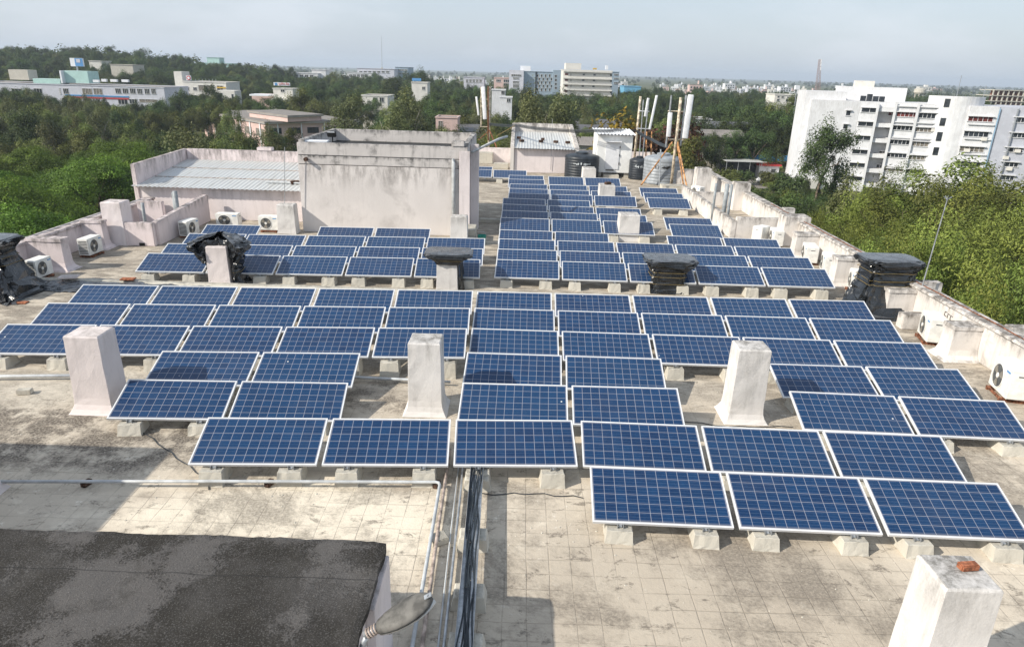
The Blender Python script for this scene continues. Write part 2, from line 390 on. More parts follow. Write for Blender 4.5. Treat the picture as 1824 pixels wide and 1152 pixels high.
PWD, GAP, PLN, TILT, ZTOP = 1.985, .0824, .995, R(18.86), .62
PC, PS = PLN*math.cos(TILT), PLN*math.sin(TILT); ZLOW = ZTOP-PS
def slope(u, v, h=0.0):            # u across (m), v up the slope (m), h above the glass
    return (u, v*math.cos(TILT)-h*math.sin(TILT), ZLOW+v*math.sin(TILT)+h*math.cos(TILT))
def panel_proto():
    root = empty('solar_panel', (0, 0, 0))
    w = PWD/2; fw = .023; mb = MB()
    def bar(u0, u1, v0, v1):
        mb.loft([[slope(u, v, h) for u, v in ((u0, v0), (u1, v0), (u1, v1), (u0, v1))] for h in (-.042, 0.0)])
    bar(-w, w, 0, fw); bar(-w, w, PLN-fw, PLN); bar(-w, -w+fw, fw, PLN-fw); bar(w-fw, w, fw, PLN-fw)
    mb.build('frame', M['alu'], root)
    mb = MB(); a = w-fw+.001; g = .012
    us = [-a, -a+g, a-g, a]; vs = [fw-.001, fw+g, PLN-fw-g, PLN-fw+.001]
    vv = [[mb.bm.verts.new(slope(u, v, -.005)) for u in us] for v in vs]
    uvl = mb.bm.loops.layers.uv.new('UVMap'); U = (-.004, 0, 1, 1.004)
    for j in range(3):
        for i in range(3):
            f = mb.bm.faces.new((vv[j][i], vv[j][i+1], vv[j+1][i+1], vv[j+1][i]))
            for lp, (b, c) in zip(f.loops, ((i, j), (i+1, j), (i+1, j+1), (i, j+1))): lp[uvl].uv = (U[b], U[c])
    mb.build('cell_sheet', M['cells'], root)
    mb = MB(); mb.loft([[slope(u, v, h) for u, v in ((-a, fw), (a, fw), (a, PLN-fw), (-a, PLN-fw))] for h in (-.012, -.008)]); mb.build('backing_sheet', M['signwhite'], root)
    for s in (-1, 1):
        u = s*.60; mb = MB()
        mb.loft([[slope(u+d*.022, v, h) for d, v in ((-1, -.035), (1, -.035), (1, PLN), (-1, PLN))] for h in (-.066, -.044)])
        rl = mb.build('mounting_rail', M['steel'], root)
        mb = MB(); p = slope(u, PLN-.1, -.085); mb.box(u-.02, u+.02, p[1]-.02, p[1]+.02, 0.0, p[2]); mb.box(u-.07, u+.07, p[1]-.07, p[1]+.07, 0, .012)
        c_ = mb.build('rear_leg', M['steel'], org=(0, 0, 0)); c_.parent = rl
        mb = MB(); p = slope(u, -.012, -.03)
        mb.box(u-.045, u+.045, p[1]-.03, p[1]+.012, p[2]-.06, p[2]-.052); mb.box(u-.045, u-.037, p[1]-.03, p[1]+.012, p[2]-.052, p[2]+.01); mb.box(u+.037, u+.045, p[1]-.03, p[1]+.012, p[2]-.052, p[2]+.01)
        c_ = mb.build('clamp', M['steel'], org=(0, 0, 0)); c_.parent = rl
    return root
def block_proto(seed):
    rs = random.Random(seed); mb = MB(); rings = []
    for z, hx, hy, ox in ((0, .20, .215, 0), (.05, .195, .205, 0), (.222, .182, .165, 0), (.232, .174, .155, 0)):
        ring = []
        n = 5
        for k in range(4*n):
            e, f = divmod(k, n); t = f/n*2-1
            x, y = ((t, -1), (1, t), (-t, 1), (-1, -t))[e]
            ring.append((x*hx+ox+rs.uniform(-.006, .006), y*hy+rs.uniform(-.006, .006), z+(rs.uniform(-.004, .004) if z > .1 else 0)))
        rings.append(ring)
    return mb.loft(rings).build('concrete_block', M['block'])

ROWS = {
 'R1': (1.231, 9.150, -0.0253, -0.095, 0.0032, [0, 1, 2]),
 'R2a': (-5.084, 10.113, 0.0481, 0.014, 0.0002, [0, 1, 2]),
 'R2b': (1.202, 10.562, -0.0214, -0.071, -0.0007, [0, 1, 2]),
 'R3a': (-7.248, 11.597, 0.0719, -0.045, -0.0189, [0, 1]),
 'R3b': (-0.942, 11.779, -0.0302, 0.011, 0.0195, [0, 1]),
 'R3c': (5.366, 12.050, -0.0309, -0.081, -0.0025, [0, 1]),
 'R4a': (-7.201, 12.842, 0.0229, 0.010, 0.0116, [0, 1]),
 'R4b': (-0.973, 13.266, -0.0340, 0.013, 0.0117, [0, 1]),
 'R4c': (5.345, 13.217, 0.0324, -0.010, -0.0131, [0, 1]),
 'R5a': (-11.309, 14.132, 0.0218, -0.011, 0.0142, [0, 1, 2, 3, 4]),
 'R5b': (-0.978, 14.675, -0.0099, 0.024, 0.0010, [0, 1, 2, 3, 4]),
 'R6a': (-11.348, 15.596, 0.0251, -0.005, 0.0105, [0, 1, 2, 3, 4]),
 'R6b': (-1.002, 16.097, -0.0166, 0.027, 0.0062, [0, 1, 2, 3, 4]),
 'R7a': (-11.376, 17.047, 0.0208, 0.017, 0.0081, [0, 1, 2, 3, 4]),
 'R7b': (-1.015, 17.449, -0.0147, 0.029, 0.0102, [0, 1, 2, 3, 4]),
 'S1a': (-11.387, 20.394, 0.0385, 0.007, 0.0007, [0, 1, 2, 3, 4]),
 'S2a': (-11.354, 21.581, 0.0289, 0.025, 0.0066, [0, 1, 2, 3, 4]),
 'S3a': (-11.360, 23.117, 0.0145, 0.010, 0.0095, [0, 1, 2, 3, 4]),
 'S4a': (-11.385, 24.572, 0.0294, 0.010, 0.0041, [0, 2, 3]),
 'S1b': (-0.631, 20.988, -0.0323, -0.015, 0.0088, [0, 1, 2, 3, 4]),
 'S2b': (-0.637, 22.244, -0.0261, 0.011, 0.0079, [0, 1, 2, 3, 4]),
 'S3b': (-0.643, 23.711, -0.0195, 0.013, 0.0020, [0, 1, 2, 3, 4]),
 'S4b': (-0.666, 25.191, -0.0325, 0.013, 0.0007, [0, 1, 3, 4]),
 'S5b': (-0.698, 27.453, -0.0204, 0.009, 0.0014, [0, 1, 2]),
 'S6b': (-0.688, 28.987, -0.0256, 0.009, -0.0026, [0, 1, 2]),
 'S7b': (-0.696, 30.454, -0.0230, 0.010, -0.0030, [0, 1, 2]),
 'S8b': (-0.721, 31.979, -0.0113, 0.007, -0.0018, [0, 1]),
 'S9b': (-0.476, 33.342, -0.0428, 0.022, 0.0072, [0, 1, 2]),
 'S10b': (-0.481, 34.809, -0.0316, 0.017, 0.0041, [0, 1, 2]),
 'S11b': (-0.473, 36.227, -0.0293, 0.020, 0.0106, [0, 1, 2]),
 'S12b': (-0.581, 38.057, 0.0018, 0.001, 0.0043, [0]),
 'S12c': (1.670, 39.484, -0.0009, 0.002, -0.0002, [0, 1]),
 'S13b': (-0.582, 39.539, 0.0013, 0.002, 0.0038, [0]),
 'S14b': (-1.540, 41.579, 0.0088, -0.001, 0.0042, [0]),
}

ORD = ['first', 'second', 'third', 'fourth', 'fifth', 'sixth', 'seventh', 'eighth', 'ninth', 'tenth', 'eleventh', 'twelfth', 'thirteenth', 'fourteenth']
PHR = {'R1': 'frontmost row of three', 'R2a': 'row of six behind the frontmost three', 'R2b': 'row of six behind the frontmost three',
 'R3a': 'pair in front of the leftmost white pillar', 'R3b': 'pair directly behind the row of six', 'R3c': 'pair right of the right front pillar',
 'R4a': 'left pair beside the leftmost pillar', 'R4b': 'middle pair against the three long rows', 'R4c': 'right pair shaded by the right front pillar',
 'R5a': 'nearest long row of ten', 'R5b': 'nearest long row of ten', 'R6a': 'middle long row of ten', 'R6b': 'middle long row of ten',
 'R7a': 'farthest long row of ten', 'R7b': 'farthest long row of ten',
 'S1a': 'nearest row of the block facing the grimy tower', 'S2a': 'second row of the block facing the grimy tower', 'S3a': 'third row of the block facing the grimy tower', 'S4a': 'last row under the grimy tower wall'}
for i in range(1, 15): PHR['S%db' % i] = ('%s row of the block right of the tower' % ('nearest', *ORD[1:])[i-1])
PHR['S12c'] = 'pair around the pillar by the black tank'
OFFS = {'R2b': 3, 'R5b': 5, 'R6b': 5, 'R7b': 5}
EXTRA = {'S5b': (6.06, 27.15), 'S6b': (6.10, 28.52), 'S9b': (6.22, 33.28), 'S10b': (6.28, 34.75), 'S11b': (6.34, 36.38)}
NOBLOCK = {'R6a', 'R6b', 'R7a', 'R7b', 'S2a', 'S3a', 'S2b', 'S3b', 'S6b', 'S7b', 'S8b', 'S10b', 'S11b', 'S12b', 'S13b'}
P0 = panel_proto(); BL = [block_proto(s) for s in (1, 2, 3)]; used = [False]; bused = [0]
def put_panel(xc, yt, z, ya, cs, label):
    o = P0 if not used[0] else copy_tree(P0); used[0] = True
    o.location = (xc+ya*PC, yt-PC, z); o.rotation_euler = (0, -math.atan(cs), math.atan(ya)); tag(o, label, 'solar panel', 'solar panels on the terrace')
def put_block(x, y, h, label, rz):
    k = bused[0]
    if k < 3: o = BL[k]
    else: o = BL[k % 3].copy(); COL.objects.link(o)
    bused[0] += 1
    o.location = (x, y, 0); o.rotation_euler = (0, 0, rz+random.uniform(-.05, .05)); o.scale = (random.uniform(.92, 1.05), random.uniform(.92, 1.05), h/.232)
    tag(o, label, 'concrete block', 'concrete blocks under the panels')
for key, (x0, y0, ya, zs, cs, idx) in ROWS.items():
    if zs < -.03: k_ = 5.591/(5.591-zs*.6); x0 *= k_; y0 *= k_; zs *= .4
    items = [(x0+j*(PWD+GAP)+PWD/2, y0+ya*(j*(PWD+GAP)+PWD/2), zs+cs*(j*(PWD+GAP)+PWD/2), ya, cs) for j in idx]
    if key in EXTRA:
        items.append((EXTRA[key][0]+PWD/2, EXTRA[key][1], .01, 0.0, 0.0))
    for q, (xc, yt, z, a, c) in enumerate(items):
        nm = ORD[q+OFFS.get(key, 0)]
        put_panel(xc, yt, z, a, c, 'solar panel, %s from left in %s' % (nm, PHR[key]))
        if key not in NOBLOCK:
            for s, w in ((-1, 'left'), (1, 'right')):
                hb = ZLOW+z+c*s*.6-.076
                put_block(xc+a*PC+s*.60+random.uniform(-.03, .03), yt-PC+.06+a*s*.6, hb, 'grey block, %s foot of %s panel, %s' % (w, nm, PHR[key]), a)
# one panel at far left end of the back pair, half hidden by the tower
put_panel(-2.61, 41.56, 0, 0, 0, 'blue solar panel half hidden behind the grimy tower, beside the mast')
put_panel(-2.64, 42.85, 0, 0, 0, 'blue solar panel peeping over the back row beside the tower')

# ------------------------------------------------------------------ plastered pillars
def sqring(x0, x1, y0, y1, z, n=4, jit=.0, sd=0):
    rs = random.Random(sd+int(z*1000)); out = []
    for k in range(4*n):
        e, f = divmod(k, n); t = f/n
        x, y = ((x0+(x1-x0)*t, y0), (x1, y0+(y1-y0)*t), (x1-(x1-x0)*t, y1), (x0, y1-(y1-y0)*t))[e]
        out.append((x+rs.uniform(-jit, jit), y+rs.uniform(-jit, jit), z+rs.uniform(-jit, jit)*.7))
    return out
def pillar_mb(x0, x1, y0, y1, h, flare=.10, sd=0, taper=.025, z0=0.0, mb=None):
    mb = mb or MB(); rings = []
    zs = [z0, z0+.03, z0+.09, z0+.18, z0+.30] if flare else [z0]
    zs += [z0+(h-z0)*f for f in (.45, .62, .8, .93)] + [h-.03, h]
    for z in zs:
        fl = flare*max(0, 1-(z-z0)/.30)**2.6 if flare else 0
        tp = taper*(z/h); e = fl-tp
        if z == h: e -= .016
        rings.append(sqring(x0-e, x1+e, y0-e, y1+e, z, 4, .0035, sd))
    return mb.loft(rings)
def pillar(x0, x1, y0, y1, h, label, sd, mat='pillar', flare=.10, group='plastered duct pillars on the terrace'):
    return tag(pillar_mb(x0, x1, y0, y1, h, flare, sd).build('duct_pillar', M[mat], org=((x0+x1)/2, (y0+y1)/2, 0), bevel=.006, seg=1), label, 'pillar', group)
pillar(-8.13, -7.45, 11.27, 11.87, 1.53, 'pinkish white square pillar standing left of the front panel pairs', 11, 'pinkpillar')
pillar(-1.98, -1.33, 11.60, 12.18, 1.47, 'white square pillar with grey cracks between the two middle front pairs', 12)
pillar(4.15, 4.80, 11.70, 12.25, 1.50, 'bright white square pillar leaning into view right of centre', 13)
pillar(4.12, 4.72, 5.20, 5.76, 1.75, 'tall white square pillar at lower right with a brick on top', 14)
pillar(-9.33, -8.62, 26.05, 26.55, 1.14, 'small stained pillar in front of the tower\'s left corner', 15, flare=.02)
pillar(-2.50, -1.85, 24.9, 25.4, 1.12, 'small white pillar standing under the tower\'s drain pipe', 16, flare=.02)
pillar(3.98, 4.80, 26.47, 27.22, 1.06, 'stained white pillar inside the rear panel block, nearest of three', 17, flare=.02)
pillar(3.96, 4.76, 33.73, 34.60, 1.07, 'stained white pillar carrying a rusty lump, middle of three', 18, flare=.02)
pillar(3.75, 4.55, 40.92, 41.95, .93, 'stained white pillar in front of the black tank, farthest of three', 19, flare=.02)
pillar(-8.42, -7.77, 8.15, 8.8, 1.5, 'pinkish white pillar cut off by the left edge of the view', 20, 'pinkpillar')
def brick(p, rz, label, mat='brick', size=(.19, .09, .07)):
    mb = MB(); mb.obox((p[0], p[1], p[2]+size[2]/2), size, rz); return tag(mb.build('brick', M[mat], org=p, bevel=.012), label, 'brick')
brick((4.52, 5.52, 1.748), .12, 'red brick lying on the tall pillar at lower right')
brick((4.40, 34.15, 1.068), .5, 'rusty lump of brick on top of a rear pillar', 'darkbrick', (.3, .2, .12))

# ------------------------------------------------------------------ parapets, buttresses, enclosures
def wall(name, label, cat, boxes, mat, org, group=None, bevel=.018, mats=None):
    mb = MB()
    for b in boxes: mb.box(*b)
    return tag(mb.build(name, mats or M[mat], org=org, bevel=bevel), label, cat, group)
wall('parapet_wall', 'stained white parapet wall along the right edge of the terrace', 'parapet', [(11.08, 11.38, -5.5, 41.6, 0, .88), (11.02, 11.44, -5.5, 41.6, .884, .96)], 'white', (11.2, 20, 0))
wall('parapet_wall', 'pinkish parapet wall along the left edge beside the tree canopy', 'parapet', [(-15.42, -15.08, -5.5, 28.1, 0, .82), (-15.46, -15.02, -5.5, 28.1, .824, .90)], 'pink', (-15.2, 12, 0))
wall('parapet_wall', 'low pink parapet wall closing the far end of the terrace', 'parapet', [(-6, 9.9, 51.6, 51.9, 0, .85)], 'palepink', (2, 51.7, 0))
wall('parapet_wall', 'short white wall stub beyond the tower beside the mast', 'parapet', [(-3.1, -.45, 49.9, 50.2, 0, .95)], 'palepink', (-1.8, 50, 0))
wall('parapet_wall', 'sloping white end wall right of the grey tank', 'parapet', [(9.45, 9.75, 41.7, 51.5, 0, .9), (9.752, 11.3, 41.7, 42.0, 0, .95)], 'white', (9.6, 46, 0))
def buttress(side, y, d, xin, h, label, mat, sd):
    """tapered fin against the parapet, flared at its foot"""
    x1 = 11.075 if side > 0 else -15.075; mb = MB(); rings = []
    for z, e in ((0, .20), (.04, .12), (.12, .05), (.25, .02), (h-.09, 0), (h-.088, .025), (h, .025)):
        xi = xin-side*e; a, b = sorted((xi, x1))
        rings.append(sqring(a, b, y-d/2-e, y+d/2+e, z, 3, .005, sd))
    return tag(mb.loft(rings).build('parapet_buttress', M[mat], org=((xin+x1)/2, y, 0), bevel=.008, seg=1), label, 'buttress', 'buttresses of the parapets')
buttress(1, 15.45, .42, 10.42, .84, 'white flared buttress beside the nearest right air conditioners', 'white', 31)
buttress(1, 18.35, .42, 10.35, .84, 'white buttress just under the right plastic wrapped duct', 'white', 32)
buttress(1, 21.4, .4, 10.22, .93, 'white buttress between the wrapped duct and the rear right air conditioner', 'white', 33)
buttress(1, 24.9, .4, 10.25, .92, 'white buttress just in front of the right corner enclosure', 'white', 34)
buttress(-1, 20.45, .36, -13.98, 1.0, 'pink flared buttress beside the left front air conditioner', 'pink', 35)
buttress(-1, 23.2, .3, -14.35, .98, 'pink buttress touching the left corner enclosure', 'pink', 36)
buttress(-1, 17.3, .45, -14.2, .95, 'pink buttress under the left plastic wrapped duct', 'pink', 37)
for y, k in ((18.6, 'wrapped duct'), (15.0, 'nearest buttress'), (29.6, 'right enclosure'), (21.2, 'second buttress')):
    wall('parapet_stub', 'white stub on the outer face of the right parapet by the %s' % k, 'wall stub', [(11.46, 11.95, y-.15, y+.15, .55, .98)], 'white', (11.7, y, .5), 'outer stubs of the right parapet')
# left enclosure with its pier
e = empty('plaster_enclosure', (-13.6, 25, 0), 'low pink walled enclosure in the left corner with a square pier', 'enclosure')
mb = MB(); mb.box(-14.9, -12.86, 23.55, 23.75, 0, .84); mb.build('front_wall', M['pink'], e, bevel=.02)
mb = MB(); mb.loft([[(-13.0, 23.752, 0), (-12.78, 23.752, 0), (-12.78, 28.0, 0), (-13.0, 28.0, 0)], [(-13.0, 23.752, .84), (-12.78, 23.752, .84), (-12.78, 28.0, 1.10), (-13.0, 28.0, 1.10)]]); mb.build('side_wall', M['pink'], e, bevel=.02)
pillar_mb(-14.60, -13.85, 23.52, 24.2, 1.53, 0, 40, z0=0).build('pier', M['palepink'], e, bevel=.01)
mb = MB(); mb.box(-14.9, -13.9, 26.4, 26.6, 0, 1.05); mb.build('inner_wall', M['pink'], e, bevel=.02)
mb = MB(); mb.box(-13.42, -13.22, 23.54, 23.549, .02, .12); mb.build('drain_hole', M['black'], e)
# right enclosure
e = empty('plaster_enclosure', (10, 31, 0), 'white walled enclosure in the right corner with two square piers', 'enclosure')
mb = MB(); mb.box(8.95, 11.05, 27.7, 27.95, 0, .86); mb.build('front_wall', M['white'], e, bevel=.02)
mb = MB(); mb.box(8.72, 8.945, 27.7, 36.9, 0, .74); mb.build('side_wall', M['white'], e, bevel=.02)
mb = MB(); mb.box(8.95, 11.0, 35.0, 35.2, 0, .7); mb.build('inner_wall', M['white'], e, bevel=.02)
pillar_mb(10.5, 11.55, 26.7, 27.5, 1.14, .1, 41).build('pier', M['white'], e, bevel=.01)
pillar_mb(10.62, 11.42, 33.9, 34.6, 1.36, 0, 42).build('pier', M['white'], e, bevel=.01)
pillar(9.60, 10.42, 37.5, 38.3, 1.55, 'white square pier at the far right corner of the terrace', 43, 'white')
def pipe(name, pts, r, mat, label, group=None, r1=None):
    return tag(MB().tube(pts, r, 10, r1).build(name, M[mat], org=pts[0], smooth=True), label, 'pipe', group)
for px, py, y, r, w in ((1280, 327, 30.5, .055, 'left'), (1300, 328, 29.6, .09, 'thick middle'), (1308, 329, 29.2, .06, 'right')):
    t_ = gy(px, py, y); x, z = t_.x-.1, t_.z
    pipe('vent_pipe', [(x, y, 0), (x, y, z)], r, 'greypipe', '%s grey vent pipe standing in the right enclosure' % w, 'vent pipes in the enclosures')
for x, y, z, r, w in ((-13.3, 26.2, 1.45, .055, 'thin'), (-13.12, 26.0, 1.55, .085, 'thick'), (-14.0, 25.2, 1.22, .06, 'short')):
    pipe('vent_pipe', [(x, y, 0), (x, y, z)], r, 'greypipe', '%s grey vent pipe standing in the left enclosure' % w, 'vent pipes in the enclosures')

# ------------------------------------------------------------------ store room on the left with zinc roof
def corrugated(name, x0, x1, P0z, P1z, y0, y1, mat, parent, pitch=.19, amp=.016):
    n = int((x1-x0)/pitch*6)
    mb = MB(); mb.sheet(lambda u, v: (x0+(x1-x0)*u, y0+(y1-y0)*v, P0z+(P1z-P0z)*v+amp*math.sin(2*math.pi*u*(x1-x0)/pitch)), n, 3)
    return mb.build(name, M[mat], parent, smooth=True)
e = empty('store_room', (-12, 30, 0), 'low pink store room with corrugated zinc roof left of the tower', 'store room')
mb = MB(); mb.box(-15.75, -8.55, 28.3, 28.5, 0, 1.30); mb.build('front_wall', M['palepink'], e, bevel=.015)
mb = MB(); mb.loft([[(-15.95, 28.25, 0), (-15.76, 28.25, 0), (-15.76, 33.0, 0), (-15.95, 33.0, 0)], [(-15.95, 28.25, 2.2), (-15.76, 28.25, 2.2), (-15.76, 33.0, 2.34), (-15.95, 33.0, 2.34)]]); mb.build('side_parapet', M['pink'], e, bevel=.02)
mb = MB(); mb.box(-15.75, -8.55, 32.85, 33.1, 0, 2.34); mb.build('back_parapet', M['pink'], e, bevel=.02)
mb = MB(); mb.box(-12.4, -11.7, 32.84, 33.2, 2.345, 2.5); mb.box(-9.9, -9.1, 32.84, 33.2, 2.345, 2.55); mb.build('parapet_coping', M['pink'], e, bevel=.02)
corrugated('roof_sheet', -15.95, -8.56, 1.34, 1.86, 28.02, 32.84, 'corr', e)
for y, z in ((29.6, 1.535), (31.2, 1.71)):
    mb = MB(); mb.box(-15.7, -8.6, y-.012, y+.012, z-.02, z+.006); mb.build('roof_batten', M['oldpipe'], e)
for x, y, rz in ((-9.2, 30.6, .3), (-8.95, 29.6, 1.2), (-9.5, 29.1, .6), (-9.0, 31.3, .2)):
    brick((x, y, 1.34+(y-28.02)*.108+.01), rz, 'dark brick weighing down the zinc roof %s' % {30.6: 'near its middle seam', 29.6: 'against the tower wall', 29.1: 'close to its front edge', 31.3: 'towards its back edge'}[y], 'darkbrick', (.36, .16, .12))
tag(MB().tube([(-10.7, 29.05, 1.51), (-8.7, 29.0, 1.50)], .04, 8).build('loose_pipe', M['pvc'], org=(-9.7, 29, 1.5)), 'white pipe lying across the zinc roof towards the tower', 'pipe')

# ------------------------------------------------------------------ grimy stair tower
TX0, TX1, TY0, TY1 = -8.5, -1.98, 26.6, 31.9
e = empty('stair_tower', (-5.2, 29, 0), 'grimy pink plastered stair tower with mouldy parapet in mid terrace', 'stair tower')
mb = MB(); mb.box(TX0, TX1, TY0, TY1, 0, 2.62); mb.build('lower_wall', M['stained'], e, bevel=.012)
mb = MB(); mb.box(TX0+.03, TX1-.03, TY0+.03, TY1-.03, 2.5, 3.05); mb.build('core', M['black'], e)
mb = MB(); mb.box(TX0, TX1, TY0, TY1, 2.640, 2.96); mb.build('wall_band', M['grimy'], e, bevel=.01)
mb = MB(); t = .22; z0, z1 = 2.978, 3.44
mb.box(TX0, TX1, TY0+.001, TY0+t, z0, z1); mb.box(TX0, TX0+t, TY0+t+.002, TY1-t, z0, z1+.1); mb.box(TX1-t, TX1, TY0+t+.002, TY1-t, z0, z1+.1); mb.box(TX0, TX1, TY1-t+.002, TY1, z0, z1+.1)
mb.build('parapet', M['grimy'], e, bevel=.02)
mb = MB(); mb.box(TX0+t+.002, TX1-t-.002, TY0+t+.004, TY1-t, 2.965, 3.0); mb.build('roof_floor', M['roofgrey'], e)
mb = MB(); mb.box(TX1+.01, TX1+.34, 27.9, 28.3, 0, 3.4); mb.box(TX1-.32, TX1+.10, TY0-.10, TY0-.03, 0, 3.30); mb.build('pilaster', M['palepink'], e, bevel=.015)
mb = MB(); mb.tube([(-8.15, TY0-.035, 2.83), (-8.15, TY0-.2, 2.83)], .075, 12); mb.build('drain_spout', M['darkbrick'], e)
mb = MB(); mb.tube([(-2.52, TY0-.10, 0), (-2.52, TY0-.10, 2.85), (-2.52, TY0-.02, 2.97)], .075, 12); mb.build('drain_pipe', M['pvc'], e, smooth=True)
mb = MB(); mb.box(-2.5, -1.6, 24.2, 26.5, 0, .28); mb.box(-2.2, -1.6, 25.4, 26.5, .282, .52); mb.build('step', M['block'], e, bevel=.02)
mb = MB(); mb.box(-2.6, -2.1, TY0-.02, TY0+.4, z1+.004, z1+.20); mb.build('broken_coping', M['grimy'], e, bevel=.03)
e = empty('floodlight', (-7.3, 27.3, 3.0), 'small black floodlight on a stand on top of the tower', 'floodlight')
mb = MB(); mb.tube([(-7.3, 27.3, 3.0), (-7.3, 27.3, 3.65)], .025); mb.box(-7.5, -7.1, 27.15, 27.45, 3.0, 3.03); mb.build('stand', M['black'], e)
mb = MB(); mb.obox((-7.3, 27.2, 3.72), (.34, .12, .22), M=Matrix.Rotation(.4, 3, 'X')); mb.build('lamp_head', M['black'], e, bevel=.02)
mb = MB(); mb.obox((-7.3, 27.13, 3.745), (.28, .01, .16), M=Matrix.Rotation(.4, 3, 'X')); mb.build('lens', M['signwhite'], e)
tag(MB().obox((-7.9, 27.2, 3.44), (.9, .5, .06), .1).build('loose_board', M['signwhite'], org=(-7.9, 27.2, 3.4), bevel=.01), 'pale board lying on the tower roof beside the floodlight', 'board')
pipe('drain_pipe', [(-1.9, 27.6, 3.15), (-.9, 29.0, 3.55), (-.55, 29.6, 3.62)], .05, 'pvc', 'grey pipe sticking out from the tower\'s right top corner')
# slab and stairs beside the tower
wall('concrete_curb', 'dirty concrete curb crossing the terrace beside the tower', 'curb', [(-1.7, -.7, 29.2, 29.6, 0, .16)], 'block', (-1.2, 29.4, 0))
e = empty('bucket', (-1.35, 25.6, 0), 'small turquoise bucket standing by the tower foot', 'bucket')
mb = MB(); mb.loft([[(-1.35+r*math.cos(a), 25.6+r*math.sin(a), z) for a in [k*math.pi/8 for k in range(16)]] for z, r in ((0, .13), (.30, .17), (.30, .155), (.03, .12))]); mb.build('shell', M['cyan'], e, smooth=False)
mb = MB(); mb.tube([(-1.35+.17*math.cos(a), 25.6, .28+.16*math.sin(a)) for a in [k*math.pi/8 for k in range(9)]], .008, 6); mb.build('handle', M['steel'], e)

# ------------------------------------------------------------------ back room, cabin, tanks
e = empty('back_room', (1.6, 48, 0), 'pale pink room with zinc roof between raised parapets at the far end', 'store room')
mb = MB(); mb.box(-.35, 3.55, 45.3, 45.5, 0, 1.50); mb.build('front_wall', M['palepink'], e, bevel=.02)
for n_, x0, x1 in (('side_parapet', -.62, -.355), ('side_parapet', 3.555, 3.85)):
    mb = MB(); mb.loft([[(x0, 45.2, 0), (x1, 45.2, 0), (x1, 52.4, 0), (x0, 52.4, 0)], [(x0, 45.2, 1.66), (x1, 45.2, 1.66), (x1, 52.4, 2.62), (x0, 52.4, 2.62)]]); mb.build(n_, M['white'], e, bevel=.03)
mb = MB(); mb.box(-.354, 3.554, 52.0, 52.3, 0, 2.64); mb.build('back_parapet', M['white'], e, bevel=.03)
corrugated('roof_sheet', -.352, 3.552, 1.56, 2.05, 45.0, 51.99, 'corr', e)
for k, (x, y) in enumerate(((-.1, 48.6), (.1, 47.4), (1.55, 48.3), (1.4, 47.4), (2.4, 47.4), (3.2, 47.3))):
    brick((x, y, 1.58+(y-45)*.07), k*.7, 'dark brick on the back room roof, %s from left' % ORD[k], 'darkbrick', (.3, .2, .14))
e = empty('equipment_cabin', (6, 45.5, 0), 'white metal equipment cabin with a door and ribbed roof', 'cabin')
mb = MB(); mb.box(4.87, 7.08, 44.3, 46.9, .28, 2.60); mb.build('body', M['cabin'], e, bevel=.02)
corrugated('roof_sheet', 4.75, 7.2, 2.66, 2.80, 44.0, 47.1, 'corrwhite', e, .22, .03)
mb = MB(); mb.box(5.42, 6.28, 44.26, 44.298, .5, 2.12); mb.build('door', M['carwhite'], e, bevel=.008)
mb = MB(); mb.box(5.36, 6.36, 44.0, 44.29, 2.2, 2.24); mb.build('awning', M['antenna'], e)
for k in range(3):
    mb = MB(); mb.box(6.285, 6.33, 44.25, 44.297, .8+k*.5, .95+k*.5); mb.build('hinge', M['black'], e)
mb = MB(); mb.box(5.5, 6.0, 44.25, 44.297, .42, .47); mb.build('threshold', M['black'], e)
[MB().box(x, x+.3, y, y+.3, 0, .276).build('footing', M['block'], e) for x in (4.95, 6.7) for y in (44.4, 46.4)]
mb = MB(); mb.box(5.3, 6.3, 43.7, 44.2, 0, .22); mb.build('step', M['block'], e, bevel=.02)
def tank(x, y, r, h, mat, label, txt):
    e = empty('water_tank', (x, y, 0), label, 'water tank')
    prof = [(0, r*.97)]; n = 8
    for k in range(n):
        z = h*.86*k/n; prof += [(z+.02, r), (z+h*.86/n-.03, r), (z+h*.86/n-.015, r*.985)]
    prof += [(h*.88, r*.97), (h*.93, r*.75), (h*.965, r*.42)]
    mb = MB(); mb.loft([[(x+rr*math.cos(a), y+rr*math.sin(a), z) for a in [k*math.pi/20 for k in range(40)]] for z, rr in prof]); mb.build('shell', M[mat], e, smooth=True)
    mb = MB(); mb.loft([[(x+rr*math.cos(a), y+rr*math.sin(a), z) for a in [k*math.pi/12 for k in range(24)]] for z, rr in ((h*.955, r*.36), (h*1.02, r*.36), (h*1.04, r*.30))]); mb.build('lid', M[mat], e)
    rs = random.Random(int(x*10)); mb = MB(); a0 = -math.pi/2-.55
    for k in range(12):                                                   # worn, unreadable lettering
        a = a0+k*.085; w = rs.uniform(.02, .05); zc = h*.62 + rs.uniform(-.04, .04); hh = rs.uniform(.03, .09)
        if rs.random() < .2: continue
        q = [(x+(r+.006)*math.cos(b), y+(r+.006)*math.sin(b)) for b in (a-w, a+w)]
        mb._f([mb.bm.verts.new((*q[0], zc-hh)), mb.bm.verts.new((*q[1], zc-hh*rs.uniform(.4, 1))), mb.bm.verts.new((*q[1], zc+hh)), mb.bm.verts.new((*q[0], zc+hh*rs.uniform(.3, 1)))])
    mb.build('lettering', M[txt], e)
tank(3.95, 44.1, 1.08, 1.5, 'tankblack', 'black plastic water tank beside the white cabin', 'fadedtext')
tank(8.75, 42.6, 1.14, 1.72, 'tankgrey', 'large grey ribbed water tank behind the tripod mast', 'black')
tank(7.55, 44.0, .62, 1.35, 'tankblack', 'small dark tank half hidden behind the grey tank', 'fadedtext')

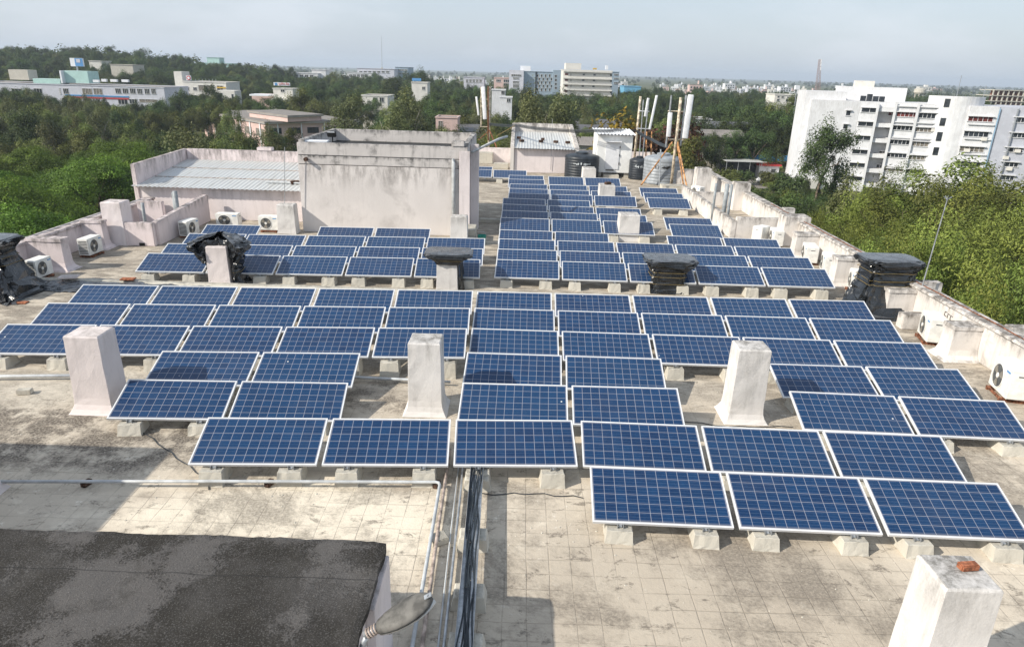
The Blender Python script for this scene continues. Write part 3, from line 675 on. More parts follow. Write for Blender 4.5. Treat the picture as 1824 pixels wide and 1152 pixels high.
# ------------------------------------------------------------------ antenna masts
def rod(mb, a, b, r, n=8): mb.tube([a, b], r, n)
def radome(e, p0, p1, w, d):
    p0, p1 = Vector(p0), Vector(p1); ax = (p1-p0).normalized(); mb = MB(); rings = []
    u = Vector((1, 0, 0)); u = (u-ax*u.dot(ax)).normalized(); v = ax.cross(u)
    for s, k in ((0, .85), (.02, 1), (.98, 1), (1, .85)):
        c = p0+(p1-p0)*s; rings.append([c+u*(w/2*k*math.copysign(abs(math.cos(a))**.5, math.cos(a)))+v*(d/2*k*math.copysign(abs(math.sin(a))**.7, math.sin(a))) for a in [i*math.pi/8 for i in range(16)]])
    return mb.loft(rings).build('antenna_panel', M['antenna'], e, smooth=True)
# far left mast on its block
e = empty('antenna_mast', (-2.55, 53.2, 0), 'slim cream mast with two antenna panels on a concrete block beyond the tower', 'antenna mast')
Y = 53.2
def q(px, py, Y): return gy(px, py, Y)
mb = MB(); rod(mb, q(870, 285, Y), q(873, 155, Y), .075, 12); mb.build('pole', M['rustpole'], e, smooth=True)
mb = MB(); rod(mb, q(869.5, 250, Y-.1), q(869.5, 154, Y-.1), .04); mb.build('ladder_bar', M['rust'], e)
mb = MB(); rod(mb, q(872, 232, Y-.1), q(895, 288, Y-2), .045); mb.build('strut', M['rust'], e)
mb = MB(); rod(mb, q(872, 232, Y-.1), q(852, 250, Y+.5), .03); mb.build('strut', M['rust'], e)
mb = MB(); rod(mb, q(857, 227, Y), q(857, 155, Y), .04); [rod(mb, q(857, y, Y), q(872, y+.3, Y), .03, 6) for y in (177, 226, 189)]; mb.build('side_pole', M['rustpole'], e)
radome(e, q(864, 213, Y), q(860.5, 155, Y), .30, .14); radome(e, q(852.5, 206, Y), q(848.5, 172.5, Y), .15, .1)
tag(MB().box(-3.2, -1.9, 51.55-2.4, 50.6, 0, .75).build('mast_footing', M['block'], org=(-2.5, 50, 0), bevel=.02), 'stained concrete footing block beyond the tower', 'concrete footing')
tag(MB().box(-1.75, -.75, 46.5, 47.3, 0, .35).build('mast_footing', M['block'], org=(-1.2, 47, 0), bevel=.02), 'low concrete block that takes the rusty strut of the far mast', 'concrete footing')
# middle mast behind the cabin
e = empty('antenna_mast', (8.2, 49.5, 0), 'cream and rust mast with slanting white antennas behind the cabin', 'antenna mast'); Y = 49.5
mb = MB(); rod(mb, q(1129, 292, Y), q(1141, 172, Y), .085, 12); mb.build('pole', M['rustpole'], e, smooth=True)
mb = MB(); rod(mb, q(1137, 300, Y-.3), q(1146, 178, Y-.3), .04); rod(mb, q(1141, 310, Y-.6), q(1156, 176, Y-.6), .04); mb.build('side_pole', M['steel'], e)
mb = MB(); [rod(mb, q(1134+a, y, Y-.2), q(1157, y+1, Y-.5), .035, 6) for y, a in ((198, 4), (229, 0))]; mb.build('bracket', M['steel'], e)
for px0, py0, px1, py1 in ((1136, 300, 1140, 175),): pass
mb = MB(); [rod(mb, q(a, 318, 46.5), q(b, 235, 47.5), .045) for a, b in ((1149, 1152), (1158, 1161))]; rod(mb, q(1141, 322, 46), q(1143, 285, 46), .05); mb.build('frame_leg', M['orange'], e)
radome(e, q(1157, 231, Y-.6), q(1170, 170, Y-.6), .17, .10); radome(e, q(1149, 208, Y-.4), q(1155, 175, Y-.4), .17, .1)
# tripod mast by the grey tank
e = empty('antenna_mast', (8.9, 41.0, 0), 'tripod mast with orange legs and wide white antenna by grey tank', 'antenna mast'); Y = 41.0
mb = MB(); rod(mb, q(1195.5, 328, Y), q(1213, 174, Y), .085, 12); mb.build('pole', M['rustpole'], e, smooth=True)
for a, b, Y2 in (((1198, 253), (1141, 331), 41.3), ((1206, 253), (1218, 334), 40.6), ((1207, 253), (1227, 350), 38.6)):
    mb = MB(); p = q(*b, Y2); rod(mb, q(*a, Y), p, .045); mb.build('tripod_leg', M['orange'], e)
mb = MB(); rod(mb, q(1186, 262, Y), q(1196, 170, Y), .05); mb.build('side_pole', M['steel'], e)
mb = MB(); rod(mb, q(1212, 260, Y+.1), q(1222, 170, Y+.1), .055); mb.build('side_pole', M['steel'], e)
mb = MB(); [rod(mb, q(1190, y, Y), q(1219, y+1, Y+.1), .04, 6) for y in (198, 248)]; mb.build('bracket', M['rustpole'], e)
radome(e, q(1190.5, 244, Y-.1), q(1194, 201, Y-.1), .26, .14); radome(e, q(1220, 247, Y), q(1231, 169, Y), .34, .16)
mb = MB(); rod(mb, q(1174, 331, 39.6), q(1177, 266, 39.9), .04); mb.build('guy_pole', M['steel'], e)
tag(MB().box(8.3, 10.6, 39.9, 40.7, 0, .22).build('mast_footing', M['block'], org=(9.4, 40.3, 0), bevel=.02), 'dark stained concrete slab under the tripod mast', 'concrete footing')
tag(MB().box(9.3, 10.2, 38.2, 38.9, 0, .35).build('mast_footing', M['block'], org=(9.7, 38.6, 0), bevel=.02), 'stained concrete block at the foot of the orange legs', 'concrete footing')
pts = [q(872, 221, 53.1), q(925, 224, 47), q(985, 231, 44.6), q(1060, 233, 43.6), q(1100, 231, 45.5), q(1133, 233, 48.5), q(1160, 248, 46), q(1190, 262, 41.2)]
mb = MB()
for k in range(4):
    o_ = Vector((0, .05*(k % 2), .05*k-.08)); P = []
    for a, b in zip(pts, pts[1:]):
        for s in range(4): P.append(a+(b-a)*(s/4)+o_+Vector((0, 0, -.05*math.sin(math.pi*s/4))))
    P.append(pts[-1]+o_); mb.tube(P, .022, 6)
tag(mb.build('cable_bundle', M['cable'], org=pts[3]), 'sagging black cable bundle strung between the antenna masts', 'cable bundle')
tag(MB().tube([q(885, 242, 50.5), q(917, 224, 45.2)], .02, 6).build('guy_wire', M['rope'], org=q(885, 242, 52.5)), 'yellow rope from the far mast to the back room', 'rope')

# ------------------------------------------------------------------ air conditioners
def ac_proto(w=.86, d=.36, h=.60):
    root = empty('air_conditioner', (0, 0, 0)); z0 = .09
    mb = MB(); mb.box(-w/2, w/2, 0, d, z0, z0+h); mb.build('body', M['acwhite'], root, bevel=.02)
    cx, cz, r = -.10, z0+h*.5, .235
    mb = MB(); ring = [k*math.pi/16 for k in range(32)]
    mb.loft([[(cx+rr*math.cos(a), y, cz+rr*math.sin(a)) for a in ring] for y, rr in ((-.004, r+.015), (-.014, r+.005), (-.004, r-.008), (-.002, r-.012))], cap=False); fr_ = mb.build('fan_rim', M['acwhite'], root, smooth=True)
    mb = MB(); mb.loft([[(cx+(r-.01)*math.cos(a), y, cz+(r-.01)*math.sin(a)) for a in ring] for y in (-.003, -.001)]); mb.build('fan_recess', M['acdark'], fr_)
    mb = MB()
    for k in range(3):
        a = k*2*math.pi/3+.4
        mb.loft([[(cx+rr*math.cos(a+s), -.006-.004*abs(s), cz+rr*math.sin(a+s)) for s in (-.42, -.14, .14, .42)]+[(cx+rr*math.cos(a+s), -.005, cz+rr*math.sin(a+s)) for s in (.42, .14, -.14, -.42)] for rr in (.05, .12, .20)])
    mb.build('fan_blades', M['acfan'], fr_)
    mb = MB(); mb.loft([[(cx+rr*math.cos(a), y, cz+rr*math.sin(a)) for a in ring] for y, rr in ((-.006, .055), (-.02, .045))]); mb.build('fan_hub', M['acwhite'], fr_)
    mb = MB()
    for k in range(1, 6): mb.tube([(cx+k*.04*math.cos(a), -.018, cz+k*.04*math.sin(a)) for a in [j*math.pi/14 for j in range(29)]], .0025, 4)
    mb.build('fan_grille', M['acdark'], fr_)
    mb = MB(); mb.mi = 0
    for k in range(9): mb.box(-w/2-.006, -w/2-.001, .04, d-.04, z0+.06+k*.054, z0+.09+k*.054)
    mb.build('coil_louvre', M['acdark'], root)
    mb = MB(); mb.box(w/2-.22, w/2-.06, -.006, -.001, z0+h-.11, z0+h-.075); mb.build('badge', M['signblue'], root)
    mb = MB(); mb.box(w/2+.001, w/2+.005, .12, .24, z0+h-.14, z0+h-.115); mb.build('side_handle', M['acdark'], root)
    mb = MB()
    for x in (-w*.36, w*.36): mb.box(x-.03, x+.03, -.05, d+.05, 0, .04); mb.box(x-.02, x+.02, 0, d, .04, z0-.001)
    mb.box(-w*.36-.04, w*.36+.04, -.05, -.01, .04, .075); mb.build('stand', M['rust'], root)
    return root
AC0 = ac_proto(); acu = [False]
def ac(x, y, rz, label, sc=(1, 1, 1)):
    o = AC0 if not acu[0] else copy_tree(AC0); acu[0] = True
    o.location = (x, y, 0); o.rotation_euler = (0, 0, rz); o.scale = sc; tag(o, label, 'air conditioner', 'outdoor air conditioner units')
q90 = math.pi/2
ac(10.46, 16.5, -q90-.25, 'cream air conditioner unit near the white flared buttress, right parapet', (.92, 1.15, 1.02))
ac(10.30, 13.3, -q90-.2, 'cream air conditioner cut by the right edge of view', (.95, 1.15, 1.1))
ac(10.44, 20.6, -q90-.25, 'air conditioner tucked behind the right plastic wrapped duct', (.9, 1.1, 1.0))
ac(10.42, 22.7, -q90-.25, 'air conditioner behind the second right buttress', (.9, 1.15, 1.0))
ac(10.35, 24.15, -q90-.2, 'air conditioner with brown patch close to the right corner buttress', (1, 1.2, .95))
ac(9.6, 27.15, -q90-.9, 'small air conditioner against the right enclosure front wall', (.7, 1.2, 1.0))
ac(9.98, 26.5, -q90-.1, 'air conditioner beside the square pier of the right enclosure', (.9, 1.1, 1.0))
ac(-14.05, 19.45, q90-.05, 'air conditioner standing beside the left plastic wrapped duct', (.82, 1.05, .88))
ac(-14.1, 22.15, q90-.05, 'air conditioner by the pink left parapet, with dark louvre side', (.85, 1.05, .92))
ac(-12.2, 25.2, q90-.15, 'air conditioner at the right wall of the left enclosure', (.85, 1.05, .92))
ac(-11.55, 26.7, 0, 'air conditioner facing us at the store room wall', (1.05, 1.0, .86))
ac(-9.75, 26.25, 0, 'air conditioner facing us, half behind the small stained pillar', (.9, 1.0, .92))
ac(9.45, 36.9, -q90+.5, 'white unit at the foot of the far right pier', (.8, 1, 1.0))
wall('concrete_plinth', 'small white concrete plinth beside the right air conditioner', 'plinth', [(10.35, 10.95, 17.25, 17.55, 0, .42)], 'white', (10.6, 17.4, 0))
# lightning rod
e = empty('lightning_rod', (11.2, 18.2, .9), 'thin grey lightning rod with forked tip on the right parapet', 'lightning rod')
tp = gy(1687, 357, 18.2)
mb = MB(); mb.tube([(11.19, 18.2, .2), tp], .022, 8, .014); mb.build('shaft', M['steel'], e)
mb = MB(); [mb.tube([tp, tp+Vector((math.cos(a)*.11, math.sin(a)*.11, .1))], .008, 6) for a in (0, 1.57, 3.14, 4.71)]; mb.tube([tp, tp+Vector((0, 0, .13))], .008, 6); mb.build('prongs', M['steel'], e)
e2 = Vector((10.3, 17.2, .05))
tag(MB().tube([(-9.05, 26.3, 1.14), gy(507, 262, 26.3)], .012, 6).build('lightning_rod', M['steel'], org=(-9.05, 26.3, 1.14)), 'thin rod rising from the small pillar before the store room', 'rod')
tag(MB().tube([(2.05, 45.25, .2), gy(984, 212, 45.2)], .014, 6).build('lightning_rod', M['steel'], org=(2.05, 45.2, .2)), 'thin rod against the front of the back room', 'rod')
mb = MB(); mb.tube([(11.25, y, .975+.008*math.sin(y*3)) for y in np.arange(12, 31, .5)], .014, 6); tag(mb.build('cable', M['rust'], org=(11.25, 20, .97)), 'brown cable running along the top of the right parapet', 'cable')
mb = MB(); mb.tube([(-15.3, y, .915+.006*math.sin(y*4)) for y in np.arange(15, 28, .5)], .012, 6); tag(mb.build('cable', M['pvc'], org=(-15.3, 20, .9)), 'pale cable running along the top of the left parapet', 'cable')
mb = MB()
for k, (y, z) in enumerate(((16.75, .66), (16.62, .64), (16.5, .63))):
    mb.box(11.072, 11.076, y-.01, y+.01, z-.06, z+.06); mb.box(11.072, 11.076, y-.09, y-.012, z+.045, z+.06)
    if k != 1: mb.box(11.072, 11.076, y-.09, y-.012, z-.06, z-.045)
tag(mb.build('painted_mark', M['black'], org=(11.07, 16.6, .6)), 'small black painted mark on the inside of the right parapet', 'painted mark')
# ================================================================== FOREGROUND
e = empty('stair_hut', (-5, 4, 0), 'pink walled hut with black bitumen roof in the lower left corner', 'hut')
mb = MB(); mb.box(-9.2, -1.36, 1.5, 5.96, 0, 1.36); mb.build('wall', M['palepink'], e, bevel=.01)
mb = MB(); mb.box(-1.358, -1.27, 5.2, 6.0, 0, 1.30); mb.build('corner_pilaster', M['palepink'], e, bevel=.008)
mb = MB(); n_ = 60
def tarp(u, v):
    x = -9.2+(7.9)*u; y = 1.4+4.65*v
    z = 1.45+.012*nz(x, y, 0, 2.2)+.006*nz(x, y, 5, 9)
    if u > .999: x += .035*nz(y, 1, 2, 3)+.02*nz(y, 1, 2, 11); z -= .012
    if v > .999: y += .035*nz(x, 3, 2, 2.5)+.02*nz(x, 1, 5, 10); z -= .012
    return (x, y, z)
mb.sheet(tarp, 110, 70); bt = [v for v in mb.bm.verts if len(v.link_faces) < 4]
r_ = bmesh.ops.extrude_edge_only(mb.bm, edges=[x for x in mb.bm.edges if len(x.link_faces) == 1])
for v in [g for g in r_['geom'] if isinstance(g, bmesh.types.BMVert)]: v.co.z = 1.362
mb.build('bitumen_roof', M['tar'], e)
tag(MB().box(-14, -9.65, 1.5, 8.4, 0, 3.0).build('machine_room', M['palepink'], org=(-12, 5, 0), bevel=.02), 'taller pink machine room left of the hut, throwing shade on the tiles', 'machine room')
# street lamp head on the hut edge
e = empty('lamp', (-1.25, 4.7, 1.45), 'weathered grey street lamp head leaning out from the hut roof edge', 'lamp')
p0, p1 = gy(674, 1117, 4.72), gy(769, 1063, 4.80); ax = (p1-p0); L = ax.length; ax.normalize()
vd = ((p0+p1)/2-Vector(CAMP)).normalized(); sd = ax.cross(vd).normalized(); up = -(vd-ax*vd.dot(ax)).normalized(); up = up if up.z > 0 else -up
sd, up = (sd*math.cos(-.8)+up*math.sin(-.8)*(1 if sd.z > 0 else -1)).normalized(), (up*math.cos(-.8)-sd*math.sin(-.8)*(1 if sd.z > 0 else -1)).normalized()
def lampring(s, w, h, hb):
    c = p0+ax*L*s; out = []
    for k in range(24):
        a = 2*math.pi*k/24; y = math.cos(a)*w; z = math.sin(a); z = z*h if z > 0 else z*hb
        out.append(c+sd*y+up*z)
    return out
prof = [(0, .066, .040), (.03, .080, .046), (.15, .108, .054), (.32, .134, .060), (.50, .143, .062), (.68, .136, .058), (.82, .114, .050), (.92, .080, .038), (.98, .040, .022), (1, .010, .006)]
mb = MB(); mb.loft([lampring(s, w, h, .012) for s, w, h in prof]); mb.build('shell', M['lamp'], e, smooth=True)
mb = MB(); mb.loft([[q_-up*.016 for q_ in lampring(s, w*1.03, .012, .016)] for s, w, h in prof]); mb.build('rim', M['lamp'], e, smooth=True)
mb = MB(); mb.loft([[q_-up*.030 for q_ in lampring(s, w*.92, .006, .05)] for s, w, h in prof[2:]]); mb.build('lens', M['pvc'], e, smooth=True)
mb = MB(); c = p0+ax*L*.965+up*.035; mb.obox(c, (.075, .05, .012), M=Matrix((ax, sd, up)).transposed()); mb.tube([c+up*.004, c+up*.014], .012); mb.build('clip', M['steel'], e, bevel=.003)
mb = MB(); mb.tube([p0-ax*.01, p0-ax*.14], .036, 12); mb.tube([p0-ax*.10+up*.0, p0-ax*.17+Vector((0, 0, -.10)), Vector((p0.x-.16, p0.y-.05, .9))], .028, 10); mb.build('bracket_arm', M['steel'], e, smooth=True)
mb = MB(); [mb.tube([p0-ax*(.02+.028*k)+sd*.042*math.cos(a)+up*.042*math.sin(a) for a in [j*.45 for j in range(15)]], .009, 6) for k in range(4)]; mb.build('wire_binding', M['oldpipe'], e)

# pipes on the tiles
pipe('water_pipe', [(-8.3, 8.80, .12), (-4.4, 9.02, .125), (-1.16, 9.19, .12), (-1.11, 9.17, .12), (-1.09, 9.10, .12), (-1.06, 7.4, .125), (-1.02, 4.6, .12)], .026, 'pvc', 'grey white water pipe crossing the tiles and bending toward us')
pipe('water_pipe', [(-1.04, 10.2, .10), (-1.0, 8.2, .10), (-.93, 5.9, .10), (-.9, 4.5, .10)], .026, 'oldpipe', 'old brownish pipe running toward us beside the cable tray')
pipe('conduit', [(-.80, 10.2, .06), (-.76, 9.2, .06), (-.69, 5.9, .06), (-.66, 4.5, .06)], .020, 'steel', 'thin grey conduit between the brown pipe and the cable tray')
pipe('conduit', [(-.86, 10.0, .025), (-.82, 8.2, .025), (-.76, 6, .025), (-.74, 4.5, .025)], .012, 'pvc', 'thinnest pale conduit lying on the tiles beside the brown pipe')
pipe('water_pipe', [(-5.1, 13.05, .10), (-2.2, 12.95, .10), (-1.3, 12.9, .10)], .03, 'pvc', 'grey pipe running behind the middle white pillar')
pipe('water_pipe', [(-11.2, 12.45, .09), (-8.2, 12.75, .09)], .035, 'pvc', 'whitish pipe lying on the tiles left of the leftmost pillar')
for px, py, k in ((155, 864, 'leftmost'), (480, 864, 'middle'), (778, 866, 'at the bend')):
    g = gz(px, py); brick((g.x, g.y, 0), 1.3, 'blackened brick under the white water pipe, %s' % k, 'darkbrick', (.16, .09, .085))
g = gz(18, 700); brick((g.x+.3, g.y, 0), .2, 'grey brick under a pipe left of the leftmost pillar', 'block', (.26, .14, .1))
# cable tray
TZ = .215
e = empty('cable_tray', (-.5, 7.3, 0), 'steel cable tray full of black cables running toward us', 'cable tray')
def trx(y): return -.445-(y-5.6)*.0218
mb = MB(); ya_, yb_ = 4.4, 9.9
mb.loft([[(trx(y)+a, y, TZ+z) for a, z in ((-.10, 0), (.10, 0), (.10, .003), (-.10, .003))] for y in (ya_, yb_)])
for s in (-1, 1): mb.loft([[(trx(y)+s*.10+a, y, TZ+z) for a, z in ((-.002, -.002), (.002, -.002), (.002, .075), (-.002, .075))] for y in (ya_, yb_)])
mb.build('channel', M['steel'], e)
rs = random.Random(5)
for k in range(9):
    mb = MB(); x = -.070+k*.0165; ph = rs.uniform(0, 6); P = []
    for j in range(60):
        y = ya_+(yb_-ya_)*j/59
        P.append((trx(y)+max(-.09, min(.09, x+.03*math.sin(y*1.5+ph)+.012*math.sin(y*5+ph*2))), y, TZ+.014+.022*abs(math.sin(y*1.9+ph))+(.012 if k % 3 == 0 else 0)))
    mb.tube(P, .0085, 6); mb.build('cable', M['cable'], e)
mb = MB()
for k in range(34):
    y = 5.2+k*.13+rs.uniform(-.05, .05); x = trx(y)+rs.uniform(-.07, .07); mb.obox((x, y, TZ+.055), (.012, .006, .006), rs.uniform(-.5, .5))
o = mb.build('cable_tie', M['palecurtain'], e); o['kind'] = 'stuff'
for y, h, nm in ((9.3, .195, 'nearest the panels'), (7.85, .205, 'second from the panels'), (6.75, .205, 'third from the panels'), (5.95, .205, 'nearest to us')):
    mb = MB(); x = trx(y)+.02; mb.loft([sqring(x-.21-e_, x+.19+e_, y-.14-e_, y+.14+e_, z, 4, .008, int(y*10)) for z, e_ in ((0, .02), (.05, .01), (h-.02, -.01), (h, -.03))])
    tag(mb.build('concrete_block', M['block'], org=(x, y, 0)), 'whitish concrete block under the cable tray, %s' % nm, 'concrete block')
brick((-.97, 7.9, 0), .5, 'pale concrete lump under the brown pipe', 'block', (.24, .2, .10))
for pts, l in (([(-7.6, 12.2, .012), (-7.0, 11.0, .012), (-5.9, 10.1, .012), (-4.9, 9.3, .012), (-4.6, 8.9, .012)], 'thin black cable trailing over the shaded tiles at left'),
               ([(-9.6, 13.6, .01), (-8.9, 12.9, .012), (-8.6, 12.3, .01)], 'thin black cable at the far left edge of the tiles'),
               ([(-.6, 9.05, .01), (.4, 9.12, .01), (1.3, 9.05, .01)], 'thin dark cable on the tiles beside the tray'),
               ([(2.7, 11.8, .01), (4.1, 11.5, .01), (5.6, 11.6, .01)], 'thin dark cable passing the right front pillar')):
    tag(MB().tube([Vector(a)+(Vector(b)-Vector(a))*(s/6) + Vector((0, .03*math.sin(s*2), 0)) for a, b in zip(pts, pts[1:]) for s in range(6)], .008, 6).build('cable', M['cable'], org=pts[0]), l, 'cable')

# ------------------------------------------------------------------ ducts wrapped in black plastic
def ring_se(cx, cy, z, hx, hy, a0=0.0, a1=360.0, n=132, ex=.45, wr=.03, sd=0, dz=.0):
    out = []
    full = (a1-a0) >= 360
    for k in range(n if full else n+1):
        a = R(a0+(a1-a0)*k/n); c, s = math.cos(a), math.sin(a)
        x = hx*math.copysign(abs(c)**ex, c); y = hy*math.copysign(abs(s)**ex, s)
        tw = .45*math.sin(z*2.3+sd)+.35*nz(z*1.3, sd, 3.1)
        def ridge(k, ph): return 1-2*abs(((a+tw)*k/(2*math.pi)+ph+.18*nz(z*1.7, k, sd)) % 1.0-.5)*2
        amp = .45+.55*abs(nz(c*1.7+sd, s*1.7, z*.8))*2
        f = 1+wr*(1.1*nz(c*2+sd, s*2, z*1.2)+amp*(.85*ridge(7, sd*.37)+.65*ridge(13, sd*.61)))*1.7
        out.append((cx+x*f, cy+y*f, z+dz*nz(a*2.5, sd, 1.7)+wr*.8*nz(c*2.2, s*2.2, z*1.5+sd)))
    return out
def interp(prof, per=7):
    out = []
    for a, b in zip(prof, prof[1:]):
        for s in range(per): out.append(tuple(u+(v-u)*s/per for u, v in zip(a, b)))
    return out+[prof[-1]]
def cover(name, label, cx, cy, prof, a0=0, a1=360, ex=.45, wr=.03, sd=0, ropes=(), top=True, dz=.03, extra=None):
    """prof rows: z, half width, half depth, shift x, shift y"""
    e = empty(name, (cx, cy, 0), label, 'plastic cover')
    mb = MB(); P = interp(prof, 3); full = a1-a0 >= 360; n = 40 if full else 34; rs = random.Random(sd*7+1)
    col_j = [rs.gauss(0, 1) for _ in range(n+1)]; rings = []                # creases that run down the sheet
    for i, r in enumerate(P):
        flat = i >= len(P)-4; ring = []
        for k in range(n if full else n+1):
            jx = 0 if (not full and k in (0, n)) else rs.uniform(-.32, .32)
            a = R(a0+(a1-a0)*(k+jx+(.5*(i % 2) if full else 0))/n); c, s_ = math.cos(a), math.sin(a)
            j = wr*(.25 if flat else 1.0)*(.75*col_j[(k+i//5) % n]+.95*rs.gauss(0, 1)+1.2*nz(c*2+sd, s_*2, r[0]*1.2))
            x = r[1]*math.copysign(abs(c)**ex, c)*(1+j); y = r[2]*math.copysign(abs(s_)**ex, s_)*(1+j)
            ring.append((cx+r[3]+x, cy+r[4]+y, r[0]+(rs.uniform(-.022, .022) if 0 < i < len(P)-3 else 0)+(dz*nz(a*2.5, sd, 1.7)*2 if i < 4 else 0)-(.05*abs(math.sin(2*a))**3 if flat and i < len(P)-1 else 0)))
        rings.append(ring)
    mb.loft(rings, cap=False, close=full)
    if full and top:
        last = rings[-1]; c = Vector((sum(p[0] for p in last)/len(last), sum(p[1] for p in last)/len(last), last[0][2]))
        mid = [tuple(c+(Vector(p)-c)*.6+Vector((0, 0, .012+.03*nz(p[0]*3, p[1]*3, sd)))) for p in last]
        mb.loft([last, mid, [tuple(c+(Vector(p)-c)*.05+Vector((0, 0, .02))) for p in last]])
    bmesh.ops.remove_doubles(mb.bm, verts=mb.bm.verts, dist=1e-5); bmesh.ops.triangulate(mb.bm, faces=mb.bm.faces, quad_method='SHORT_EDGE')
    if extra: extra(mb)
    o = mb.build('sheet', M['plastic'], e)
    if not full:
        m = o.modifiers.new('thickness', 'SOLIDIFY'); m.thickness = .012
    for z, hx, hy, sx, sy in ropes:
        m2 = MB(); pts = ring_se(cx+sx, cy+sy, z, hx+.03, hy+.03, a0, a1, 132, ex, wr*.8, sd)
        m2.tube(pts+([pts[0]] if full else []), .007, 5); m2.build('rope', M['rope'], e)
    return e
pillar(-9.05, -8.40, 19.15, 19.75, 1.20, 'pinkish duct pillar half bared under torn black plastic', 51, 'pinkpillar', flare=.01)
cover('plastic_cover', 'torn black plastic draped open around the left bared duct pillar', -8.72, 19.55,
      [(0, .56, .50, .10, .05), (.25, .44, .46, .08, .04), (.5, .42, .44, .06, .04), (.72, .50, .46, .05, .04), (.9, .52, .5, .04, .03), (1.05, .74, .55, .02, 0), (1.2, .80, .56, .0, -.02), (1.34, .64, .46, -.05, .05), (1.46, .30, .26, -.06, .16), (1.50, .10, .12, -.06, .2)],
      -52, 236, .55, .055, 3, ((.42, .43, .44, .07, .04),))
mb = MB()
for s in range(2):
    a = Vector((-9.45, 19.2, 1.12)) if s == 0 else Vector((-7.95, 19.25, 1.16)); b = Vector((-8.7, 19.35, 1.46)); d_ = Vector((-8.9, 19.2, .62)) if s == 0 else Vector((-8.33, 19.12, .62))
    mb.sheet(lambda u, v: a+(b-a)*u+Vector((.02*nz(u*9, v*7, s), -.05*nz(u*7, v*5, s+3), -.22*v-.05*math.sin(u*9+v*4)))+(d_-a)*v*.55*(1-u), 16, 10)
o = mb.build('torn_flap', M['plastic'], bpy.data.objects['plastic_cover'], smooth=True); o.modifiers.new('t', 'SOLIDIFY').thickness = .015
pillar(-2.37, -1.73, 19.45, 20.05, .95, 'white duct pillar bared below a black plastic hood', 52, 'pillar', flare=.01)
cover('plastic_cover', 'black plastic hood like a flat cap on the duct pillar before the grimy tower', -2.03, 19.75,
      [(.80, .36, .33, 0, 0), (.90, .40, .36, 0, 0), (.955, .46, .42, 0, 0), (1.0, .62, .46, 0, .0), (1.06, .72, .48, .01, .02), (1.12, .71, .48, .01, .04), (1.14, .66, .43, .0, .06)], 0, 360, .26, .018, 7, ((.93, .42, .38, 0, 0),), True, .01,
      lambda mb: mb.sheet(lambda u, v: (-1.70+.12*v+.05*math.sin(u*8), 19.5+.55*u, .98-.97*v+.0*u), 12, 14) )
cover('plastic_cover', 'duct fully wrapped in glossy black plastic, right of centre', 4.62, 20.2,
      [(0, .60, .48, 0, 0), (.12, .53, .42, 0, 0), (.35, .50, .40, 0, 0), (.62, .49, .40, 0, 0), (.70, .52, .42, 0, 0), (.76, .60, .46, .02, 0), (.86, .70, .52, .03, 0), (.97, .78, .54, .03, 0), (1.02, .77, .52, .03, .02), (1.04, .70, .44, .0, .06)], 0, 360, .28, .032, 11,
      ((.66, .50, .41, 0, 0), (.52, .50, .40, 0, 0), (.30, .51, .41, 0, 0)))
cover('plastic_cover', 'parapet duct wrapped in black plastic with yellow ropes at right', 10.55, 18.95,
      [(0, .78, .72, -.32, -.42), (.15, .72, .64, -.28, -.32), (.45, .66, .54, -.16, -.16), (.8, .62, .48, -.04, -.05), (1.1, .60, .46, .02, 0), (1.25, .60, .46, .04, 0), (1.34, .66, .50, .04, 0), (1.46, .80, .54, .03, 0), (1.53, .80, .52, .03, .02), (1.56, .72, .44, .0, .04)], 0, 360, .28, .045, 17,
      ((1.20, .61, .47, .03, 0), (.86, .62, .48, -.03, -.04), (.98, .61, .47, 0, -.02)))
cover('plastic_cover', 'parapet duct wrapped in black plastic at the left edge of view', -14.62, 18.15,
      [(0, .95, .85, .30, -.35), (.15, .86, .74, .26, -.26), (.45, .74, .58, .14, -.14), (.8, .62, .48, .02, -.05), (1.1, .60, .46, -.04, 0), (1.25, .62, .47, -.04, 0), (1.36, .72, .52, -.02, 0), (1.46, .80, .54, .0, 0), (1.53, .80, .52, .0, .02), (1.56, .72, .44, .0, .04)], 0, 360, .30, .05, 23,
      ((1.02, .60, .47, -.03, 0), (.84, .62, .48, .02, -.04)))
# covered joint across the terrace
mb = MB(); mb.sheet(lambda u, v: (-13.9+26*u*.985, 18.98+.34*(v-.5)+.02*nz(u*30, v, 1), .004+.16*max(0, 1-(2*v-1)**4)+.01*nz(u*60, v*3, 2)), 200, 8)
tag(mb.build('joint_cover', M['block'], org=(0, 19, 0)), 'low cement ridge crossing the terrace behind the long panel rows', 'ridge')
mb = MB(); mb.sheet(lambda u, v: (-13.75+5.2*u, 18.2+1.15*v+.12*nz(u*6, v*3, 3), .012+.20*max(0, 1-(2*v-1.1)**2)**.7*(.6+.5*nz(u*7, 2, 1))*min(1, (1-u)*3+.35)+.05*abs(nz(u*22, v*9, 5))), 120, 34)
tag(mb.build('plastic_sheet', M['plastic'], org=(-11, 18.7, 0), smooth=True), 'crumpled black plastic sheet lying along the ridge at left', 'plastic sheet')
brick((-13.0, 18.9, .22), .2, 'flat pinkish slab weighing down the crumpled plastic at left', 'pinkpillar', (.5, .3, .05))
brick((-11.3, 18.95, .2), .1, 'red tile on the crumpled plastic sheet', 'brick', (.4, .22, .04))
brick((-13.3, 17.2, 0), .1, 'red tile on the terrace floor before the left wrapped duct', 'brick', (.4, .22, .03))

